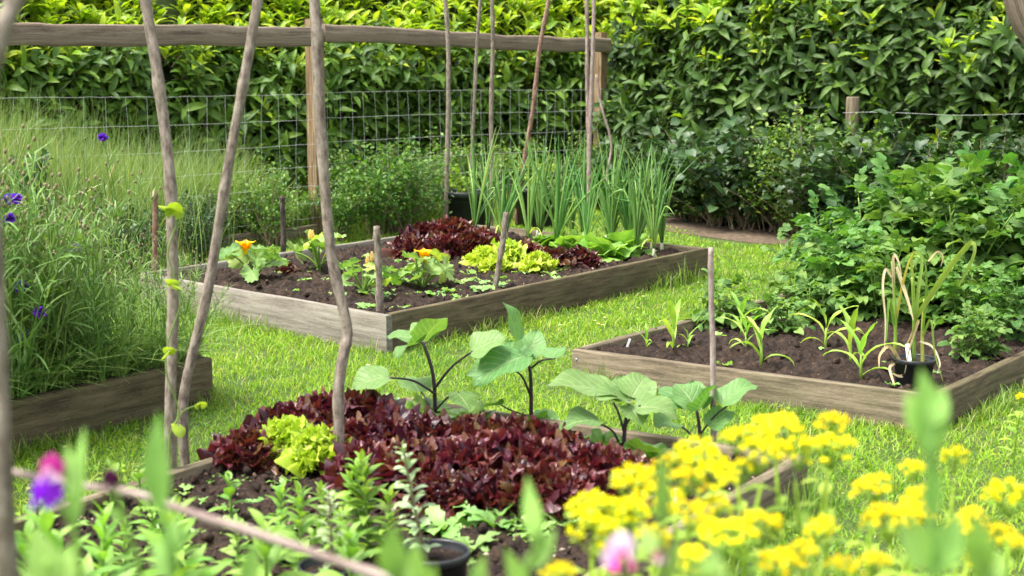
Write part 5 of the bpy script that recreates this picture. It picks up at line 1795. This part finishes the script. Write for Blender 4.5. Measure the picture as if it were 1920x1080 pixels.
# ---- cornflowers
def cornflower(seed, H=1.0, ns=6, bloom=False):
    r = np.random.default_rng(seed)
    st, fo = MB(), MB()
    lfs = [leaf(1, .042, 5, 1, 'strap', b_, 0) for b_ in (.4, .9, 1.6, -.2)]
    top = None
    for s_ in range(ns):
        az = s_ * 2.399 + r.normal(0, .4)
        d = np.array([cos(az), sin(az), 0])
        h = H * (r.uniform(.6, 1.0) if not (bloom and s_ == 0) else 1.0)
        out = h * (r.uniform(.08, .42) if not (bloom and s_ == 0) else .02)
        e = d * out + np.array([0, 0, h])
        if bloom and s_ == 0:
            e = np.array([0, -.3, h])
        c = curve(d * .02, d * out * .2 + [0, 0, h * .55], e, 9)
        tube(st, c, np.linspace(.0035, .0016, 9), 4, 0, False)
        if s_ == 0:
            top = e
        n = 34
        t = r.uniform(.03, .95, n)
        P = np.stack([np.interp(t, np.linspace(0, 1, 9), c[:, a]) for a in range(3)], 1)
        for kk in range(4):
            m_ = slice(kk, None, 4)
            L = r.uniform(.08, .20, len(t[m_])) * (1.15 - .6 * t[m_])
            fo.inst(lfs[kk], R3(r.uniform(0, 6.28, len(L)), r.uniform(.3, 1.25, len(L)), r.normal(0, .4, len(L))) * L[:, None, None] * np.array([1.2, 1, 1]), P[m_])
        for b_ in range(2):
            t0 = r.uniform(.5, .85)
            p = np.array([np.interp(t0, np.linspace(0, 1, 9), c[:, a]) for a in range(3)])
            e2 = p + np.array([r.normal(0, .07), r.normal(0, .07), r.uniform(.1, .26)])
            tube(st, curve(p, (p + e2) / 2 + d * .02, e2, 4), .0014, 3, 0, False)
            fo.inst(ball(1, 6, 5), np.diag([.006, .006, .009]), e2, 1)
        if not (bloom and s_ == 0):
            fo.inst(ball(1, 6, 5), np.diag([.006, .006, .009]), e, 1)
    parts = [('stem', st.mesh('stem', M['cornfl'])), ('foliage', fo.mesh('foliage', [M['cornfl'], M['bud']]))]
    if bloom:
        fl = MB()
        pt = leaf(.029, .016, 4, 2, 'obov', .5, .3, .15, 2)
        fl.inst(pt, R3(U(0, 6.28, 60), U(-.5, 1.4, 60), U(-.5, .5, 60)), np.tile(top, (60, 1)) + [0, 0, .003])
        cb = MB().inst(ball(1, 8, 6), np.diag([.008, .008, .012]), top + [0, 0, -.006])
        parts.append(('flower', fl.mesh('flower', M['purple']), [('calyx', cb.mesh('calyx', M['bud']))]))
    return parts
COF = [cornflower(s, 1.0, 7) for s in range(5)]
gN = 'cornflower plants without bloom in the left bed'
cnt = 0
e1 = (CR - CF)
e2 = (CB - CR)
for i in range(17):
    for j in range(9):
        s_, t_ = (i + .5 + random.uniform(-.4, .4)) / 17, (j + .5 + random.uniform(-.4, .4)) / 9
        if s_ < .18 and t_ < .5:
            continue
        p = CF + e1 * s_ + e2 * t_
        p = p - (e2 / 1.5 * (.07 if j == 0 else .0)) 
        p[2] = ZC - .05
        edge = min(1, .16 + 1.7 * (1 - s_) + .1 * t_)
        place('cornflower_plant', COF[cnt % 5], 'green cornflower plant with thin leaves and brown buds, not in bloom, in the left bed', 'cornflower', p, random.uniform(0, 6.28), min(1.05, .46 + .66 * edge) * random.uniform(.82, 1.1), gN, (random.uniform(.0, .28) if j == 0 else random.uniform(-.1, .1), random.uniform(.0, .25) if s_ > .8 else random.uniform(-.1, .1)))
        cnt += 1
for i in range(34):
    p = CB + (CBL - CB) * random.uniform(.02, .75) + e2 / 1.5 * random.uniform(.0, 1.5) - e1 / 2.2 * .1
    p[2] = 0
    if fence_side(p[None, :2])[0] > -.3 or infrustum(p[None, :2])[0] == False or p[0] / p[1] * FP + 960 > 190:
        continue
    place('cornflower_plant', COF[i % 5], 'green cornflower plant standing behind the left bed, before the wire netting', 'cornflower', p, random.uniform(0, 6.28), random.uniform(.85, 1.15), 'cornflower plants behind the left bed')
# blooming ones: the flower sits on top of an upright stalk
BLO = {}
for i, (px, py, Y, lab) in enumerate((
        (193, 260, 7.2, 'cornflower in bloom before the wire netting, highest purple flower'),
        (30, 376, 5.5, 'purple cornflower at the left edge, upper right of a close pair'),
        (17, 376, 5.6, 'purple cornflower at the left edge, upper left of a close pair'),
        (17, 413, 5.45, 'large purple cornflower at the left edge below the close pair'),
        (75, 589, 5.4, 'bright purple cornflower low in the left bed, the roundest bloom'),
        (139, 468, 5.75, 'small dark violet cornflower in the middle of the clump'),
        (46, 634, 5.42, 'tiny purple cornflower low at the left edge'),
        (40, 540, 5.5, 'half hidden purple cornflower at the left edge'))):
    p = AT(px, py, Y)
    z0 = 0.0 if Y > 7.2 else ZC - .05
    H_ = p[2] - z0
    place('cornflower_plant', cornflower(200 + i, H_ / 1.0, 4, True), lab, 'cornflower', (p[0], p[1] + .3, z0), 0, 1, 'cornflowers in bloom')

# ---- yellow flower heads, front right
def umbel(seed, R=.06):
    r = np.random.default_rng(seed)
    mb, gs = MB(), MB()
    fl = leaf(.009, .007, 2, 2, 'broad', .6, .2)
    N = 24
    for i in range(N):
        rr = R * sqrt((i + .4) / N) * r.uniform(.85, 1.15)
        az = i * 2.399 + r.normal(0, .25)
        p = np.array([cos(az) * rr, sin(az) * rr, .45 * R * (1 - (rr / R) ** 2) + r.normal(0, .007)])
        tube(gs, curve([0, 0, -.06], [p[0] * .4, p[1] * .4, -.035], p - [0, 0, .004], 4), .0012, 3, 0, False)
        gs.inst(leaf(.02, .012, 2, 2, 'ovate'), R3(r.uniform(0, 6.28, 3), r.uniform(-.4, .3, 3), 0), np.tile(p - [0, 0, .008], (3, 1)), 0)
        k = 20
        d = r.normal(0, 1, (k, 3))
        d /= np.linalg.norm(d, axis=1)[:, None]
        mb.inst(fl, R3(r.uniform(0, 6.28, k), r.uniform(-.3, 1.4, k), 0) * r.uniform(.8, 1.25, (k, 1, 1)), p + d * [.0075, .0075, .005] * r.uniform(.7, 1.2))
    return mb.mesh('flower_head', M['yellow']), gs.mesh('ray_stalk', M['spurge'])
UMB = [umbel(s) for s in range(5)]
def yfl(px, py, wpx, Y, i):
    Y = Y * .78 if Y < 4 else Y
    p = AT(px, py, Y)
    o = np.array([p[0] + random.uniform(-.08, .08), p[1] + random.uniform(-.05, .12), 0])
    r = thing('yellow_flower', 'blurred stem with a flat yellow flower head in the lower right corner', 'flower', o, group='yellow flowers in the lower right corner')
    st, fo = MB(), MB()
    d = p - o
    c = curve([0, 0, 0], [d[0] * .3, d[1] * .3, d[2] * .6], d - [0, 0, .05], 9)
    tube(st, c, np.linspace(.004, .0028, 9), 5)
    n = 13
    for k in range(n):
        t = .4 + .56 * k / n
        q_ = np.array([np.interp(t, np.linspace(0, 1, 9), c[:, a]) for a in range(3)])
        fo.inst(leaf(.07, .024, 4, 2, 'lance', .8, .2), R3(k * 2.399, .4, 0) * random.uniform(.7, 1.2), q_)
    link('stem', st.mesh('stem', M['spurge']), r)
    link('foliage', fo.mesh('foliage', M['spurge']), r)
    hm, gm_ = UMB[i % 5]
    h_ = link('flower_head', hm, r, d)
    s_ = wpx / FP * Y / .113
    h_.scale = (s_, s_, s_ * random.uniform(.85, 1.25))
    h_.rotation_euler = (random.uniform(-.3, .15), random.uniform(-.25, .25), random.uniform(0, 6))
    link('ray_stalk', gm_, h_)
for i, (px, py, wpx, Y) in enumerate((
        (1382, 822, 60, 2.9), (1455, 806, 95, 2.85), (1562, 797, 72, 3.0), (1552, 842, 92, 2.9), (1492, 846, 85, 2.8), (1430, 848, 80, 2.75), (1312, 858, 95, 2.7), (1345, 892, 85, 2.65),
        (1290, 898, 80, 2.6), (1392, 880, 55, 2.8), (1192, 908, 95, 2.6), (1112, 955, 95, 2.5), (1175, 965, 90, 2.5), (1125, 1000, 105, 2.4), (1242, 935, 80, 2.55), (1342, 948, 62, 2.6),
        (1425, 985, 85, 2.5), (1355, 1005, 100, 2.4), (1305, 965, 75, 2.45), (1505, 1032, 60, 2.5), (1462, 1060, 85, 2.4), (1635, 912, 75, 2.7), (1710, 880, 50, 2.9), (1722, 935, 70, 2.7),
        (1790, 858, 58, 2.9), (1660, 975, 85, 2.5), (1715, 965, 70, 2.55), (1795, 1000, 68, 2.5), (1822, 968, 52, 2.6), (1892, 930, 92, 2.7), (1872, 1000, 60, 2.6), (1905, 1020, 60, 2.5),
        (1640, 1055, 62, 2.4), (1545, 985, 50, 2.6), (1585, 1065, 70, 2.3), (1050, 1076, 65, 2.3), (1225, 1010, 70, 2.35), (1300, 1055, 80, 2.3), (1840, 1050, 60, 2.4), (1915, 745, 20, 4.6), (1260, 870, 60, 2.75), (1530, 1000, 55, 2.7))):
    yfl(px, py, wpx, Y, i)

# ---- blurred stems close to the lens (sweet pea shoots) and their flowers
def pea(pts, Y, leaves, label, flowers=()):
    Y = Y * .82
    """pts px polyline top last; leaves: (base px, tip px, width px)"""
    b = AT(*pts[0], Y)
    o = np.array([b[0], b[1], 0])
    r = thing('sweet_pea', label, 'sweet pea', o, group='blurred sweet pea shoots close to the lens')
    st, fo = MB(), MB()
    P = [np.array([0, 0, 0.]), np.array([0, 0, b[2] * .5])] + [AT(x, y, Y) - o for x, y in pts]
    tube(st, spline(P, 24), np.linspace(.0035, .0026, 24), 7)
    for (a_, t_, w_) in leaves:
        A, B = AT(*a_, Y) - o, AT(*t_, Y + random.uniform(-.015, .02)) - o
        d = B - A
        L = np.linalg.norm(d)
        tp = leaf(1, w_ / FP * Y / L, 7, 2, 'lance', .25, .3)
        ph_ = math.atan2(d[1], d[0])
        # turn the blade to face the camera
        y_ = d / L
        z__ = unit(np.array([random.uniform(-.4, .4), -1, .3]) - y_ * np.dot(y_, [0, -1, .3]))
        x_ = np.cross(y_, z__)
        fo.inst(tp, np.stack([unit(x_), y_, unit(np.cross(unit(x_), y_))], 1) * L, A)
    link('stem', st.mesh('stem', M['pea']), r)
    link('foliage', fo.mesh('foliage', M['pea']), r)
    for (fx, fy, w_, mats_) in flowers:
        c0 = AT(fx, fy, Y) - o
        R_ = w_ / FP * Y / 2
        fl = MB()
        std = pleaf(R_, 2.2, lambda f: .85 + .15 * cos(2 * f), 4, 18, .15, 4, .3, 1)
        fl.inst(std, R3(-pi / 2 + .3, 1.25, 0), c0 + [0, 0, -R_ * .2], 0)
        for sg in (-1, 1):
            fl.inst(leaf(R_ * 1.2, R_ * .9, 5, 2, 'broad', .9, .4), R3(-pi / 2 + sg * .45, -.1, sg * .9), c0 + [0, -.004, -R_ * .05], 1)
        f_ = link('flower', fl.mesh('flower', [M[x] for x in mats_]), r)
        tube_ = tube(MB(), [c0 + [0, .004, -R_ * .9], c0 + [0, .002, -R_ * .1]], .002, 5)
        link('calyx', tube_.mesh('calyx', M['pea']), f_)
pea([(325, 1150), (312, 1000), (302, 940)], 1.45, [((304, 968), (288, 776), 62), ((318, 1060), (330, 960), 45), ((326, 1090), (285, 1010), 40)], 'tall blurred green shoot rising before the bean pole')
pea([(985, 1150), (1000, 1040), (1012, 990)], 1.55, [((1012, 1030), (985, 892), 40), ((1000, 1070), (1040, 990), 36), ((985, 1120), (950, 1030), 40)], 'blurred green shoot in front of the salad seedlings')
pea([(1238, 1150), (1238, 1000), (1240, 930)], 1.45, [((1238, 990), (1244, 842), 34), ((1238, 1060), (1200, 980), 40), ((1240, 1100), (1275, 1010), 40)], 'blurred green shoot among the yellow flowers, above the pink flower', [(1165, 1036, 95, ('petal_p', 'petal_m')), (1238, 1040, 40, ('petal_m', 'petal_p'))])
pea([(1748, 1150), (1746, 990), (1742, 820)], 1.4, [((1742, 860), (1735, 690), 88), ((1744, 830), (1700, 735), 60), ((1746, 1060), (1690, 985), 85), ((1748, 1080), (1800, 960), 70), ((1742, 800), (1772, 725), 50), ((1747, 980), (1752, 850), 36)], 'tallest blurred green shoot before the right bed corner')
pea([(740, 1150), (742, 1080), (744, 1040)], 1.4, [((740, 1090), (735, 985), 62), ((742, 1130), (770, 1050), 50)], 'blurred green shoot beside the small black pot')
pea([(120, 1180), (100, 1100), (85, 1050)], 1.4, [((100, 1110), (62, 985), 70), ((110, 1120), (130, 1020), 60), ((110, 1150), (40, 1070), 60)], 'blurred green leaves in the lower left corner')
pea([(470, 1160), (465, 1090), (462, 1060)], 1.45, [((465, 1110), (478, 1020), 50)], 'low blurred green leaf tip at the bottom edge left of the pots')
pea([(150, 1150), (140, 1000), (105, 940)], 1.6, [((140, 1000), (150, 800), 36), ((140, 940), (125, 830), 30)], 'blurred sweet pea shoot with a red and violet flower at the left', [(88, 925, 85, ('petal_v', 'petal_v')), (98, 880, 70, ('petal_m', 'petal_p'))])
pea([(270, 1160), (240, 1000), (215, 915)], 1.7, [((240, 980), (200, 950), 20)], 'blurred sweet pea shoot with a single maroon flower', [(208, 900, 52, ('petal_d', 'petal_d'))])
pea([(1850, 1160), (1842, 1060), (1838, 1000)], 1.45, [((1842, 1080), (1830, 970), 60), ((1845, 1120), (1880, 1030), 50)], 'blurred green shoot in the lower right corner')
pea([(800, 1180), (792, 1110), (788, 1080)], 1.45, [((790, 1120), (775, 1015), 46), ((792, 1140), (815, 1060), 40)], 'blurred green shoot right before the small black pot')
pea([(890, 1160), (893, 1090), (896, 1060)], 1.5, [((893, 1120), (905, 1040), 34)], 'short blurred shoot at the bottom edge right of the small black pot')
pea([(1330, 1170), (1325, 1090), (1330, 1060)], 1.35, [((1325, 1120), (1340, 1020), 60), ((1328, 1130), (1290, 1060), 50)], 'blurred green leaves under the yellow flowers right of the pink bloom')

# ---- daisies on the lawn
dz = MB()
dz.inst(leaf(.011, .005, 2, 2, 'obov', .2, .1), R3(np.arange(13) * 2 * pi / 13, np.full(13, .2), 0), np.tile([0, 0, .045], (13, 1)))
DP, DC = dz.mesh('petals', M['white']), MB().inst(ball(.004, 6, 5), np.eye(3), np.array([0, 0, .046])).mesh('centre', M['yellow'])
DS = tube(MB(), [[0, 0, 0], [0, 0, .045]], .001, 4).mesh('stem', M['stem_g'])
for i, (px, py) in enumerate(((1134, 600), (1122, 612), (1130, 614), (1050, 614), (1638, 934), (1115, 606), (1205, 560), (690, 690))):
    p = G(px, py, .03)
    place('daisy', [('petals', DP), ('centre', DC), ('stem', DS)], 'small white daisy flower in the lawn', 'daisy', (p[0], p[1], 0), 0, 1, 'daisies in the lawn')
